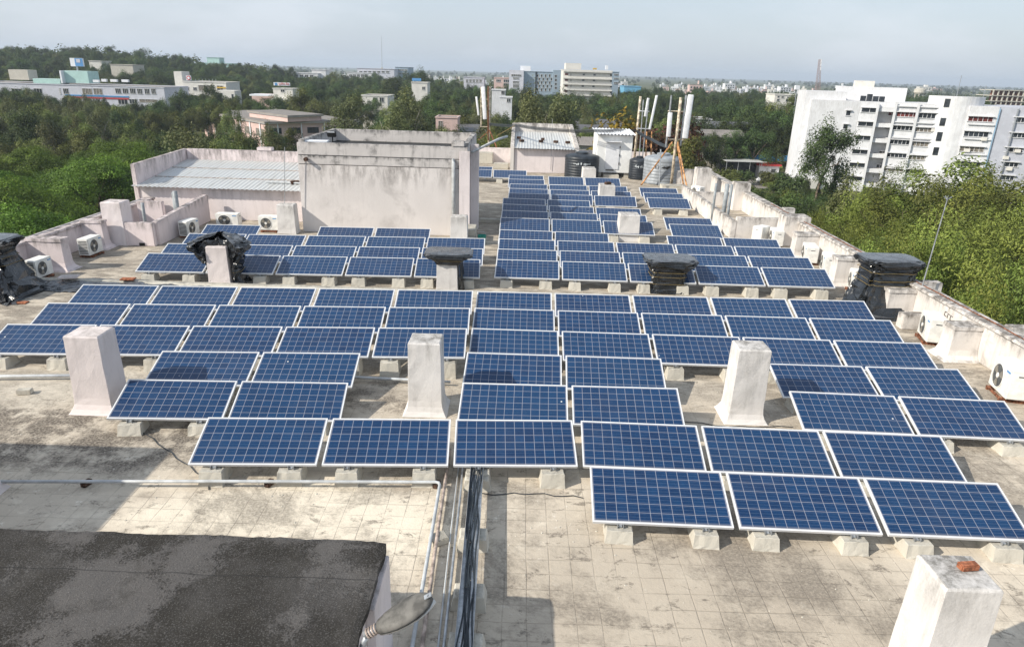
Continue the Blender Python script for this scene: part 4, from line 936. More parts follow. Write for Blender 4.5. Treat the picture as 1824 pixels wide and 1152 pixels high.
# cement crumbs and grit on the tiles
rs = random.Random(77); mb = MB()
for k in range(900):
    y = 5.2+9.5*rs.random(); x = rs.uniform(-9, 9)
    if -9.3 < x < -1.2 and y < 6.1: continue
    if k % 3 == 0: c_ = rs.choice(((-7.8, 11.1), (-1.65, 11.4), (4.5, 11.5), (4.4, 5.0), (1.0, 8.2), (-3.4, 9.0))); x, y = c_[0]+rs.gauss(0, .5), c_[1]+rs.gauss(0, .22)
    r = rs.choice((.006, .008, .010, .016))*rs.uniform(.7, 1.3); v = [mb.bm.verts.new((x+r*math.cos(a)*rs.uniform(.6, 1.2), y+r*math.sin(a)*rs.uniform(.6, 1.2), .001)) for a in (0, 1.5, 3, 4.6)]; t_ = mb.bm.verts.new((x+rs.uniform(-.4, .4)*r, y, r*.9))
    for i in range(4): mb._f([v[i], v[(i+1) % 4], t_])
tag(mb.build('grit', M['block'], org=(0, 9, 0)), 'crumbs of cement and grit scattered on the roof tiles', 'grit', kind='stuff')
# ================================================================== THE TOWN
def hill(x, y):
    z = ZG
    z += 17.5*math.exp(-(((x+345)/150)**2+((y-560)/170)**2)) + 5*math.exp(-(((x+120)/120)**2+((y-640)/150)**2))
    return z
me = MB(); NX, NY = 90, 90
def gp(u, v):
    x = -9000+18000*u if not .38 < u < .62 else -9000+18000*u
    a = (u-.5)*2; x = 9000*math.copysign(abs(a)**2.4, a); y = -400+10400*v**2.2
    return (x, y, hill(x, y))
me.sheet(gp, 180, 160); g_ = struct(me.build('ground', M['ground'], smooth=True))

def win(e, x0, x1, y, z0, z1, mats=None, mull=0, name='window', fr=.12, depth=.12):
    """a window on a wall facing -y: frame bars standing proud of the pane"""
    pn_ = MB().box(x0, x1, y-.03, y+.05, z0, z1)
    mb = MB(); mb.box(x0-fr, x1+fr, y-depth, y+.02, z1+.001, z1+fr); mb.box(x0-fr, x1+fr, y-depth, y+.02, z0-fr, z0-.001)
    for k in range(mull+2):
        x = x0+(x1-x0)*k/(mull+1); mb.box(x-fr/2, x+fr/2, y-.08, y+.02, z0, z1)
    mats = mats or [M['frame'], M['glass']]; w_ = mb.build(name, mats[0], e); p_ = pn_.build('pane', mats[1], org=e.location); p_.location = (0, 0, 0); p_.parent = w_; return w_
def front(px0, py0, px1, py1, Y):
    a, b = gy(px0, py0, Y), gy(px1, py1, Y); return a.x, b.x, (a.z+b.z)/2
def bld(name, label, px0, py0, px1, py1, Y, dep, mat, wins=(), group=None, parapet=.5, cat='building', mull=2, curtain=None):
    x0, x1, zt = front(px0, py0, px1, py1, Y); zb = hill((x0+x1)/2, Y)-1.5
    e = empty(name, ((x0+x1)/2, Y, zb), label, cat, group)
    mb = MB(); mb.box(x0, x1, Y, Y+dep, zb, zt-.3); mb.build('wall', M[mat], e)
    mb = MB(); t = max(.25, Y/900); mb.box(x0-t*.6, x1+t*.6, Y-t*.6, Y+t, zt-.296, zt); mb.box(x0-t*.6, x0+t, Y+t+.01, Y+dep, zt-.296, zt); mb.box(x1-t, x1+t*.6, Y+t+.01, Y+dep, zt-.296, zt); mb.box(x0-t*.6, x1+t*.6, Y+dep+.01, Y+dep+t, zt-.296, zt); mb.build('parapet', M[mat], e)
    mb = MB(); mb.box(x0+t, x1-t, Y+t+.01, Y+dep-.01, zt-.29, zt-.22); mb.build('roof', M['roofgrey'], e)
    for w in wins:
        a, b = gy(w[0], w[1], Y), gy(w[2], w[3], Y)
        win(e, a.x, b.x, Y, min(a.z, b.z), max(a.z, b.z), [M['frame'], M[w[4]] if len(w) > 4 else M['glass']], mull, fr=.1*Y/250, depth=.15*Y/250)
    e['_'] = 0; del e['_']
    return e, x0, x1, zt, zb
def pbox(e, name, px0, py0, px1, py1, Y, dep, mat, y0=None, bevel=0):
    a, b = gy(px0, py0, Y), gy(px1, py1, Y); mb = MB(); mb.box(min(a.x, b.x), max(a.x, b.x), Y, Y+dep, min(a.z, b.z), max(a.z, b.z)); return mb.build(name, M[mat], e)
# long pale building at left, with billboard
e, x0, x1, zt, zb = bld('clinic_building', 'long lilac white building with blue band and rooftop billboard at far left', -60, 149, 291, 152, 300, 22, 'lilac',
   [(205, 158, 216, 166.5), (218, 158, 229, 166.5), (231, 158, 242, 167), (244, 158.5, 254, 167.5), (257, 158.5, 267, 167.5), (269, 158.5, 278, 167.5), (105, 158, 109, 168), (112, 158, 123, 167.5), (146, 158, 165, 168.5, 'palecurtain'), (166, 158, 183, 168.5, 'palecurtain'),
    (210, 177, 228, 186), (230, 177, 245, 185), (248, 177, 280, 183, 'palecurtain'), (60, 158, 76, 167), (20, 158, 40, 167)])
pbox(e, 'blue_band', 116, 168.5, 229, 174, 299.8, .3, 'blue'); pbox(e, 'red_line', 120, 174.5, 229, 175.3, 299.8, .25, 'red')
pbox(e, 'stair_head', 110, 126, 159, 149, 308, 8, 'teal'); pbox(e, 'stair_head', 105, 126, 112, 149, 306, 9, 'signwhite'); pbox(e, 'water_shed', 14, 124, 52, 143, 312, 6, 'block')
pbox(e, 'penthouse', 58, 140, 108, 150, 306, 6, 'teal')
for k, (a, b) in enumerate(((180, 189), (196, 208), (216, 228), (165, 176))): pbox(e, 'solar_heater', a, 141+k*.5, b, 146+k*.4, 306, 1.2, 'signwhite')
e = empty('billboard', gy(136, 124, 310), 'white and blue billboard on a pole above the teal stair head', 'billboard')
pbox(e, 'board', 123.5, 103.5, 149, 119, 310, .8, 'signwhite'); pbox(e, 'blue_field', 132, 104, 148.7, 118.6, 309.9, .05, 'signblue'); pbox(e, 'pale_square', 135, 105.5, 143, 112, 309.8, .05, 'lilac')
pbox(e, 'pole', 135.5, 119, 138.5, 126, 310.2, .6, 'steel')
# cream building with stair tower
e, x0, x1, zt, zb = bld('cream_building', 'cream white stepped building with tall stair block, right of the long lilac one', 325, 145, 402, 146.5, 330, 16, 'cream', [(330, 156, 337, 161), (344, 156, 351, 161), (353, 152, 380, 163, 'palecurtain'), (386, 153, 398, 163), (340, 170, 352, 184), (360, 172, 368, 182)], mull=1)
pbox(e, 'stair_block', 309, 127.5, 331, 190, 333, 8, 'cream'); pbox(e, 'lower_wing', 385, 161, 421, 195, 322, 7.6, 'cream'); pbox(e, 'lower_wing', 306, 162, 326, 192, 325, 8, 'cream')
pbox(e, 'notice_board', 386, 155, 402, 158, 329.7, .25, 'yellow'); pbox(e, 'round_sign_box', 331.2, 135, 340, 143.5, 332, .8, 'signwhite')
c = gy(335.6, 139.2, 331.7); mb = MB(); mb.loft([[(c.x+r*math.cos(a), 331.98-d, c.z+r*math.sin(a)) for a in [k*math.pi/10 for k in range(20)]] for d, r in ((0, .95), (.15, .95))]); mb.build('round_emblem', M['red'], e)
mb = MB(); mb.loft([[(c.x+r*math.cos(a), 331.80-d, c.z+r*math.sin(a)) for a in [k*math.pi/10 for k in range(20)]] for d, r in ((0, .55), (.12, .55))]); mb.build('emblem_centre', M['signwhite'], e)
for k in range(7):
    pbox(e, 'roof_post', 348+k*6, 141, 348.7+k*6, 146, 332, .25, 'signwhite')
for w in ((412, 168, 417, 180), (412, 184, 417, 192), (390, 166, 397, 172)):
    a, b = gy(w[0], w[1], 322), gy(w[2], w[3], 322); win(e, a.x, b.x, 322, b.z, a.z, fr=.12)
# small tower with a hindi sign board
e, x0, x1, zt, zb = bld('bank_building', 'grey white tower block carrying a white sign board in red hindi letters', 486, 157, 521, 158, 290, 8, 'cream', [(500, 160, 507, 164)], mull=1)
pbox(e, 'lower_block', 483, 176, 514, 215, 286, 3.9, 'cream'); pbox(e, 'side_wing', 448, 168, 486, 196, 296, 10, 'salmon'); pbox(e, 'flat_canopy', 444, 168, 480, 172, 288, 7, 'signwhite')
e2 = empty('sign_board', gy(502, 153, 289), 'white sign board with red hindi lettering on the grey white tower', 'sign')
pbox(e2, 'board', 487, 147, 516.5, 153.5, 289.2, .5, 'signwhite')
cu = bpy.data.curves.new('lettering', 'FONT'); cu.body = 'यूनियन बैंक'; cu.size = 1.5; cu.align_x = 'CENTER'; cu.align_y = 'CENTER'; cu.extrude = .03
to = bpy.data.objects.new('lettering', cu); COL.objects.link(to); bpy.context.view_layer.update()
me_ = bpy.data.meshes.new_from_object(to.evaluated_get(bpy.context.evaluated_depsgraph_get())); bpy.data.objects.remove(to)
tm_ = bpy.data.objects.new('lettering', me_); COL.objects.link(tm_); me_.materials.clear(); me_.materials.append(M['red']); tm_.parent = e2
c = gy(505.5, 150.2, 289.0); tm_.location = c-e2.location; tm_.rotation_euler = (math.pi/2, 0, 0)
wd = max((v.co.x for v in me_.vertices), default=1)-min((v.co.x for v in me_.vertices), default=0)
if wd > 0: k = 4.3/wd; tm_.scale = (k, min(k, 1.4), 1)
mb = MB(); c = gy(491.5, 150.2, 289.1); mb.box(c.x-.5, c.x+.5, 289.08, 289.18, c.z-.5, c.z+.5); mb.build('emblem', M['signblue'], e2, bevel=.2)
# pink hall with clerestory, corner towards us
def polybox(e, name, pts, z0, z1, mat, grow=0.0):
    c = Vector((sum(p[0] for p in pts)/len(pts), sum(p[1] for p in pts)/len(pts))); P = []
    for p in pts:
        d = Vector((p[0], p[1]))-c; P.append(c+d*(1+grow/d.length))
    return MB().prism([(p.x, p.y) for p in P], z0, z1).build(name, M[mat], e)
zr = -8.6
A, B, D = gz(356, 197, zr), gz(471, 217, zr), gz(640, 214, zr); Cc = A+(D-B)
e = empty('pink_hall', ((A.x+D.x)/2, (A.y+D.y)/2, ZG), 'low pink hall with two flat roofs, its corner pointing toward us', 'hall')
P4 = [(A.x, A.y), (B.x, B.y), (D.x, D.y), (Cc.x, Cc.y)]
polybox(e, 'wall', P4, ZG-1, zr-.5, 'salmon', -1.0); polybox(e, 'roof_slab', P4, zr-.496, zr, 'roofgrey', .2); polybox(e, 'roof_fascia', P4, zr-.60, zr-.50, 'signwhite', .1)
A2, B2, D2 = gz(441, 198, zr+1.6), gz(512, 207, zr+1.6), gz(575, 204.5, zr+1.6); C2 = A2+(D2-B2); P5 = [(A2.x, A2.y), (B2.x, B2.y), (D2.x, D2.y), (C2.x, C2.y)]
polybox(e, 'clerestory', P5, zr+.004, zr+1.3, 'salmon', -.5); polybox(e, 'upper_roof', P5, zr+1.304, zr+1.75, 'roofgrey', .3); polybox(e, 'upper_fascia', P5, zr+1.22, zr+1.30, 'signwhite', .15)
def along(e, a, b, z0, z1, n, mat, name, fr, off=.06):
    a = Vector((a[0], a[1])); b = Vector((b[0], b[1])); d = (b-a); L = d.length; d.normalize(); nn = Vector((d.y, -d.x))
    for k in range(n):
        s0 = L*(k+.5-fr/2)/n; s1 = L*(k+.5+fr/2)/n; c = a+d*(s0+s1)/2+nn*off
        MB().obox((c.x, c.y, (z0+z1)/2), (s1-s0, .12, z1-z0), math.atan2(d.y, d.x)).build(name, M[mat], e)
ctr = Vector((sum(p[0] for p in P4)/4, sum(p[1] for p in P4)/4)); ins = lambda p: (ctr+(Vector(p)-ctr)*(1-1.0/(Vector(p)-ctr).length))[:]
iA, iB, iD = ins(P4[0]), ins(P4[1]), ins(P4[2])
along(e, iA, iB, zr-4.2, zr-2.2, 6, 'palecurtain', 'window', .6); along(e, iB, iD, zr-3.4, zr-1.8, 5, 'glass', 'window', .62)
along(e, iA, iB, ZG, zr-.62, 7, 'signwhite', 'column', .08, .15); along(e, iB, iD, ZG, zr-.62, 4, 'signwhite', 'column', .045, .15)
# other houses in the green belt
bld('house', 'pink tower house with flat slab roof among trees behind the grimy tower', 776, 208, 815, 209, 172, 7, 'salmon', [(781, 216, 788, 232, 'palecurtain')], mull=1)
bld('house', 'low cream house roof among the trees left of the billboard house', 644, 169, 690, 171, 265, 14, 'cream', [(664, 174, 672, 182), (676, 174, 684, 182)], mull=1)
e, x0, x1, zt, zb = bld('house', 'cream house under a small blue billboard', 733, 146, 761, 147, 300, 9, 'cream', [(752, 155, 757, 160)], mull=1)
e2 = empty('billboard', gy(741, 146, 301), 'small bright blue billboard on the roof of a cream house', 'billboard'); pbox(e2, 'board', 734, 139.5, 750, 144.8, 302, .6, 'signblue'); pbox(e2, 'leg', 736, 144.8, 737, 147.5, 302.1, .3, 'steel'); pbox(e2, 'leg', 747, 144.8, 748, 147.5, 302.1, .3, 'steel')
bld('white_complex', 'long white two storey building on the left skyline with raised block', 511, 129, 566, 131, 560, 26, 'facade', [(516+9*k, 133+.2*k, 522+9*k, 137+.2*k) for k in range(5)]+[(516+9*k, 139, 522+9*k, 142) for k in range(3)], mull=1)
bld('white_complex', 'raised white roof block above the skyline building at left', 555, 124, 580, 125, 566, 20, 'facade', [])
bld('blue_complex', 'pale blue grey complex below the thin radio mast', 636, 122, 702, 122.5, 600, 40, 'lilac', [(640+8*k, 127, 645+8*k, 130) for k in range(7)], mull=1)
bld('white_complex', 'pale low wing in front of the blue grey complex', 618, 129, 662, 130, 575, 18, 'facade', [(622+7*k, 133, 627+7*k, 138) for k in range(5)], mull=1)
bld('blue_complex', 'blue grey block at the right end of the mast complex', 704, 119.5, 727, 120, 620, 30, 'bluegrey', [(706, 124, 725, 126), (706, 130, 725, 132)], mull=3)
bld('teal_house', 'distant teal building with stepped roof on the left ridge', 362, 111, 412, 114, 700, 20, 'teal', [(370, 114, 405, 116)], mull=4)
bld('teal_house', 'distant small teal roof block on the left ridge', 368, 102, 390, 103, 704, 12, 'teal', [])
bld('house', 'pale house in the trees above the lilac building', 158, 108, 180, 109, 420, 10, 'cream', []); bld('house', 'grey roofed house in the trees above the lilac building', 196, 114, 236, 116, 400, 12, 'block', [])
bld('white_house', 'small white house near the left antenna mast', 876, 158, 900, 161, 240, 8, 'facade', [(893, 162, 899, 168)], mull=1)
bld('white_house', 'small white house with brown roof between mast and glass block', 890, 172, 912, 173, 215, 6, 'facade', [(903, 176, 909, 182)], mull=1)
bld('shop_row', 'reddish market building with red roof edge left of the glass block', 880, 138, 910, 139, 470, 18, 'salmon', [(884, 142, 892, 146), (897, 142, 907, 147), (897, 149, 907, 152)])
bld('shop_row', 'pale yellow and grey building on the town edge near the left mast', 826, 137, 862, 138.5, 480, 18, 'lilac', [(830+6*k, 142, 834+6*k, 147) for k in range(5)])
# grey glass office
e, x0, x1, zt, zb = bld('glass_office', 'blue grey office block with patterned windows left of the cream block', 932, 126.5, 985, 128.5, 440, 30, 'bluegrey', [(956+7.2*(k % 5)+(3 if k//5 % 2 else 0), 133+6.2*(k//5), 959+7.2*(k % 5)+(3 if k//5 % 2 else 0), 137.5+6.2*(k//5)) for k in range(25)], mull=0)
pbox(e, 'side_block', 907, 125, 931.8, 166, 437, 30, 'lilac'); pbox(e, 'stair_block', 927, 117.5, 945, 127, 445, 12, 'signwhite'); pbox(e, 'end_block', 985.2, 125, 1004, 172, 438, 25, 'bluegrey'); pbox(e, 'fin', 954, 128, 955, 165, 439.6, .5, 'glass')
for w in ((911, 133, 928, 136), (914, 138.5, 924, 141), (914, 145, 924, 149), (914, 151, 924, 156)):
    a, b = gy(w[0], w[1], 437), gy(w[2], w[3], 437); win(e, a.x, b.x, 437, b.z, a.z, mull=4, fr=.2, depth=.25)
for k in range(4):
    a, b = gy(988, 134+7*k, 438), gy(992, 138+7*k, 438); win(e, a.x, b.x, 438, b.z, a.z, fr=.15, mull=0)
# cream block
e, x0, x1, zt, zb = bld('cream_office', 'cream office block with deep horizontal storey bands on the skyline', 1004, 124, 1091, 126.5, 400, 26, 'cream', [(1038, 132, 1042, 134.5), (1057, 132.5, 1061, 135), (1037, 142, 1041, 144.5), (1056, 142.5, 1060, 145), (1036, 152.5, 1040, 155), (1055, 153, 1059, 155.5)], mull=0)
for k, y in enumerate((124.5, 137.5, 148, 158, 167.5)):
    pbox(e, 'storey_band', 1004.2-.3*k, y, 1090.5-.3*k, y+(6 if k == 0 else 5.2), 398.6, 1.39, 'cream')
for k, y in enumerate((130.8, 141.2, 151.3, 161)):
    pbox(e, 'red_slot', 1006.5-.4*k, y, 1012-.4*k, y+3.2, 399.85, .2, 'curtain'); pbox(e, 'dark_slot', 1087, y+2, 1090, y+5, 399.85, .2, 'glass'); pbox(e, 'stair_slot', 1016.6, y+1, 1017.4, y+4, 399.85, .2, 'glass')
pbox(e, 'roof_block', 1008, 112.5, 1035, 124.3, 403, 14, 'cream'); pbox(e, 'roof_tank', 1057, 121.5, 1063, 124.5, 405, 3, 'yellow'); pbox(e, 'dish_mount', 1079, 117, 1083, 124.5, 404, 2, 'signwhite')
bld('teal_block', 'dark blue grey block behind the right end of the cream block', 1085, 127.5, 1103, 128.5, 440, 20, 'bluegrey', [(1094, 132, 1102, 134), (1094, 139, 1102, 141), (1094, 147, 1102, 150)])
bld('blue_shed', 'bright blue roofed shed right of the cream block', 1112, 153.5, 1142, 154.5, 480, 20, 'skyblue', [])
bld('cream_hostel', 'weathered white hostel rising from the trees left of the white office block', 1381, 167, 1417, 170, 330, 12, 'cream', [(1385, 171.5, 1388, 174), (1392, 172, 1396, 174.5), (1402, 172.5, 1406, 175), (1384, 177, 1388, 180), (1400, 176, 1410, 181)], mull=0)
# grey concrete skeleton
e = empty('unfinished_building', gy(1800, 190, 420), 'unfinished grey concrete frame building at the right edge', 'building')
a = gy(1772, 160, 420); b = gy(1835, 164, 420); zt = a.z; x0, x1 = a.x, b.x
for k in range(5):
    MB().box(x0-k*1.2, x1, 420, 434, zt-.4-k*3.0, zt-k*3.0).build('floor_slab', M['block'], e)
MB().box(x0-5, x1, 424, 433, ZG, zt-12.5).build('lower_wall', M['block'], e)
for k in range(8):
    x = x0+(x1-x0)*k/7; MB().box(x-.3, x+.3, 420.3, 420.9, zt-12.4, zt-.41).build('column', M['block'], e)
MB().box(x0+2, x1, 426, 426.3, zt-12.4, zt-.41).build('partition', M['brick'], e)
e = empty('water_tower', gy(1638, 172, 620), 'distant round concrete water tower rising from the wood', 'water tower')
c = gy(1638.5, 163, 620); r = 4.6; MB().loft([[(c.x+q_*math.cos(t), 620+q_*math.sin(t), c.z+h) for t in [k*math.pi/10 for k in range(20)]] for h, q_ in ((-2.2, r*.8), (-1, r), (1.6, r), (2.2, r*.8), (2.9, .6))]).build('bowl', M['block'], e)
for k in range(6):
    t = k*math.pi/3; MB().box(c.x+3.4*math.cos(t)-.3, c.x+3.4*math.cos(t)+.3, 620+3.4*math.sin(t)-.3, 620+3.4*math.sin(t)+.3, ZG, c.z-2).build('leg', M['block'], e)
M['mastgrey'] = plain('faded_red_grey_steel', (.30, .22, .21), .7)
# masts on the skyline
def lattice(p0, p1, w0, w1, label, mat='red'):
    w0 *= .75; w1 *= .7
    e = empty('lattice_mast', p0, label, 'radio mast'); mb = MB(); p0, p1 = Vector(p0), Vector(p1); n = 14
    def cor(s, k): w = w0+(w1-w0)*s; return p0+(p1-p0)*s+Vector(((-1, 1, 1, -1)[k]*w/2, (-1, -1, 1, 1)[k]*w/2, 0))
    for k in range(4): mb.tube([cor(0, k), cor(1, k)], w0*.035, 4)
    for j in range(n):
        for k in range(4): mb.tube([cor(j/n, k), cor((j+1)/n, (k+1) % 4)], w0*.018, 4); mb.tube([cor(j/n, (k+1) % 4), cor((j+1)/n, k)], w0*.018, 4); mb.tube([cor(j/n, k), cor(j/n, (k+1) % 4)], w0*.018, 4)
    mb.build('lattice', M[mat], e)
    mb = MB(); [mb.obox(p0+(p1-p0)*s+Vector((w0*.2, -w0*.4, 0)), (w0*.16, w0*.2, 1.6)) for s in (.72, .85, .95)]; mb.build('antennas', M['antenna'], e)
a = gy(1456, 165, 360); lattice((a.x, 360, a.z), gy(1460.5, 106, 360), 2.6, 1.2, 'red and white lattice phone mast rising left of the white office block', 'mastgrey')
a = gy(680.5, 122, 640); b = gy(679.5, 65, 640)
e = empty('radio_mast', a, 'very thin tall radio mast above the skyline, left of centre', 'radio mast'); MB().tube([a, b], .28, 6, .12).build('pole', M['steel'], e); MB().box(a.x-.8, a.x+.8, 639, 641, a.z-1, a.z+.5).build('base', M['block'], e)
a = gy(1417, 200, 200); b = gy(1419.5, 158, 200)
e = empty('floodlight_mast', a, 'slim floodlight mast in the trees left of the white office block', 'light mast'); MB().tube([(a.x, 200, ZG), b], .22, 8, .12).build('pole', M['steel'], e); MB().box(b.x-.6, b.x+.6, 199.5, 200.5, b.z-.3, b.z+.8).build('lamp_head', M['signwhite'], e)

# ------------------------------------------------------------------ white office block at right
C0 = np.array([73.3, 156.0, 0]); dF = np.array([.947, -.322, 0]); dF /= np.linalg.norm(dF); nF = np.array([dF[1], -dF[0], 0])
A0 = np.array([63.5, 158.2, 0]); dS = (C0-A0)/np.linalg.norm(C0-A0); nS = np.array([dS[1], -dS[0], 0])
E0 = empty('white_office', (84, 158, ZG), 'large white six storey office block with ribbon windows at right', 'office block')
def fu(px, py, off=0.0):
    h = np.array(hitplane(px, py, C0+nF*off, nF)); return float((h-C0) @ dF), h[2]
def su(px, py):
    h = np.array(hitplane(px, py, C0, nS)); return float((h-C0) @ dS), h[2]
def fbox(name, u0, u1, v0, v1, z0, z1, mat, d=dF, n=nF, par=None):
    """v runs inward from the facade"""
    P = [C0+d*u-n*v for u, v in ((u0, v0), (u1, v0), (u1, v1), (u0, v1))]
    return MB().prism([(p[0], p[1]) for p in P], z0, z1).build(name, M[mat], par or E0)
def fwin(px0, py0, px1, py1, off=0.0, pane='glass', side=False, mull=3):
    f = su if side else (lambda a, b: fu(a, b, off)); d, n = (dS, nS) if side else (dF, nF)
    u0, za = f(px0, py0); u1, zb_ = f(px1, py1); zm = f((px0+px1)/2, (py0+py1)/2)[1]; h = abs(za-zb_); h = min(max(h, .9), 1.7) if not side else h
    z0, z1 = zm-h/2, zm+h/2; mb = MB(); cur = [mb]; u0, u1 = min(u0, u1), max(u0, u1)
    def bb(a, b, v0, v1, c, e_): cur[0].prism([tuple((C0+d*q_-n*(w-off))[:2]) for q_, w in ((a, v0), (b, v0), (b, v1), (a, v1))], c, e_)
    pn_ = MB(); cur[0] = pn_; bb(u0, u1, -.02, .1, z0, z1); cur[0] = mb
    bb(u0-.2, u1+.2, -.45, .1, z1+.005, z1+.17); bb(u0-.15, u1+.15, -.16, .1, z0-.12, z0-.005)
    if mull:
        for k in range(mull+1): u = u0+(u1-u0)*k/mull; bb(u-.04, u+.04, -.06, .1, z0, z1)
    w_ = mb.build('window', M['facade'], E0); p_ = pn_.build('pane', M[pane], org=E0.location); p_.location = (0, 0, 0); p_.parent = w_
U = {k: fu(*v)[0] for k, v in dict(s1=(1567, 182), s2=(1598, 183.5), s3=(1679, 192), wl=(1724, 189), wr=(1776, 190.5), gr=(1811, 191), end=(1900, 193)).items()}
ZT0 = 2.05
side = fbox('side_wall', -9.9, 0, 0, 12, ZG-1, 2.1, 'facade', dS, nS); fbox('rear_block', -11.0, -2.6, 2.0, 14, ZG-1, 3.85, 'facade', dS, nS)
fbox('front_wall', .02, U['s1'], 0, 14, ZG-1, ZT0, 'facade'); fbox('recessed_wall', U['s1'], U['s2'], 2.6, 14, ZG-1, ZT0-.05, 'facade'); fbox('front_wall', U['s2'], U['s3']+2, .0, 14, ZG-1, ZT0+.02, 'facade')
zfl = [ZT0-.6-3.22*k for k in range(6)]
for z in zfl: fbox('balcony', U['s1']+.02, U['s2']-.02, .1, 2.58, z-1.3, z-.45, 'facade')
for z in zfl[:6]: fbox('ledge', U['s2']+.3, U['s3'], -.35, -.005, z-.12, z+.12, 'facade')
for u in (U['s2']-.15, (U['s2']+U['s3'])/2-.2, U['s1']-.2): fbox('fin', u-.25, u+.25, -.5, -.355, ZG, ZT0+.1, 'facade')
us, zs_ = fu(1715, 172.5); cu_ = fu(1714, 172.5, 1.0)[0]; rr = 5.2; P = [C0+dF*(cu_+rr*math.cos(t))-nF*(3.4+rr*.98*math.sin(t)) for t in [math.pi*k/18 for k in range(18, 37)]]
MB().prism([(p[0], p[1]) for p in P], ZG-1, fu(1715, 172.5)[1]).build('stair_tower', M['facade'], E0)
for k, (x, ya2, yb2) in enumerate(((1687, 176, 191), (1678, 210, 224), (1671, 235, 251), (1664.5, 262, 276))):
    u0, z1 = fu(x, ya2, .6); z0 = fu(x, yb2, .6)[1]; u0 = fu(1687, 180, .6)[0]; mb = MB(); mb.prism([tuple((C0+dF*(u0+a)-nF*b)[:2]) for a, b in ((-.5, -1.0), (.45, -1.35), (.5, -1.2), (-.4, -.8))], z0, z1); mb.build('stair_window', M['glass'], E0)
fbox('right_wing', U['wl'], U['wr'], -2.2, 14, ZG-1, fu(1750, 189)[1], 'facade'); fbox('shade_toned_wall', U['wr']+.02, U['gr'], -2.0, 14, ZG-1, fu(1790, 191)[1], 'facadeshade'); fbox('end_wing', U['gr']+.02, U['end'], -1.9, 14, ZG-1, fu(1815, 191)[1], 'facadeshade')  # wall right of the wing: its shade is put into the colour
MB().tube([tuple((C0+dF*(U['wr']+.1)+nF*2.3)[:2])+(ZG,), tuple((C0+dF*(U['wr']+.1)+nF*2.3)[:2])+(1.8,)], .09, 6).build('drain_pipe', M['bluepipe'], E0)
MB().tube([tuple((C0+dF*(U['gr']-.2)+nF*2.2)[:2])+(ZG,), tuple((C0+dF*(U['gr']-.2)+nF*2.2)[:2])+(1.8,)], .16, 6).build('drain_pipe', M['steel'], E0)
s6, s7 = 5.234, 4.43
for a, b, c, d in ((1020, 285, 1170, 304), (988, 414, 1138, 434), (962, 543, 1110, 564), (932, 672, 1083, 694), (905, 796, 1055, 816), (880, 920, 1030, 940)): fwin(1340+a/s6, 140+b/s6, 1340+c/s6, 140+d/s6, mull=2)
for a, b, c, d in ((1275, 297, 1325, 345), (1237, 428, 1295, 472), (1197, 555, 1265, 600), (1187, 675, 1238, 720), (1160, 800, 1210, 845)): fwin(1340+a/s6, 140+b/s6, 1340+c/s6, 140+d/s6, -2.58, 'glass' if b > 300 else 'curtain', mull=2)
for a, b, c, d in ((880, 298, 910, 345), (853, 425, 885, 470), (767, 805, 803, 850)): fwin(1340+a/s6, 140+b/s6, 1340+c/s6, 140+d/s6, side=True, mull=0)
pn = ['curtain', 'glass', 'glass', 'palecurtain', 'glass', 'palecurtain', 'glass', 'palecurtain', 'palecurtain', 'glass', 'glass']
for k, (a, b, c, d) in enumerate(((80, 265, 235, 303), (255, 270, 412, 317), (50, 370, 205, 410), (228, 385, 382, 425), (27, 480, 178, 522), (203, 495, 354, 540), (2, 585, 150, 625), (172, 602, 325, 645), (-25, 695, 125, 735), (150, 712, 300, 755))): fwin(1580+a/s7, 140+b/s7, 1580+c/s7, 140+d/s7, 0, pn[k], mull=5)
for k, (a, b, c, d) in enumerate(((645, 297, 830, 343), (612, 413, 795, 463), (577, 532, 760, 582), (548, 650, 728, 700))): fwin(1580+a/s7, 140+b/s7, 1580+c/s7, 140+d/s7, 2.2, ('curtain', 'glass', 'palecurtain', 'glass')[k], mull=5)
for a, b, c, d in ((1007, 305, 1110, 348), (970, 427, 1090, 467), (933, 543, 1065, 583), (903, 657, 1030, 697), (875, 772, 1000, 790), (867, 880, 958, 918)): fwin(1580+a/s7, 140+b/s7, 1580+c/s7, 140+d/s7, 1.9, 'glass', mull=4)
for z in (fu(1745, 222, 2.2)[1], fu(1738, 248, 2.2)[1], fu(1730, 275, 2.2)[1]): fbox('ledge', U['wl']+.3, U['wr']-.3, -2.5, -2.205, z-.1, z+.12, 'facade')
p = hitplane(1493, 154, C0-nF*10, nF); q2 = hitplane(1617, 157, C0-nF*10, nF); ua = float((np.array(p)-C0) @ dF); ub = float((np.array(q2)-C0) @ dF)
fbox('penthouse', ua, ub, 10, 15, ZT0-.5, (p.z+q2.z)/2, 'facade'); fbox('penthouse_cap', ua+3.5, ua+7.5, 10.5, 14, (p.z+q2.z)/2, (p.z+q2.z)/2+1.3, 'cream')
for k in range(4): fbox('roof_tank', .3+k*1.25, 1.35+k*1.25, 4, 5, ZT0, ZT0+1.1+.4*(k == 1), 'tankblack')
for px in (1747, 1704): a = hitplane(px, 190 if px > 1740 else 172, C0-nF*3, nF); MB().tube([a-Vector((0, 0, 1)), a+Vector((0, 0, 4.2))], .06, 5).build('roof_rod', M['steel'], E0)
for px, py, o_ in ((1722, 268, 2.2), (1752, 248, 2.2), (1797, 301, 1.9), (1812, 269, 1.9), (1791, 281, 1.9), (1663, 232, 0)):
    h = hitplane(px, py, C0+nF*o_, nF); u = float((np.array(h)-C0) @ dF); fbox('wall_unit', u-.5, u+.5, -o_-.45, -o_-.01, h.z-.3, h.z+.35, 'cream')
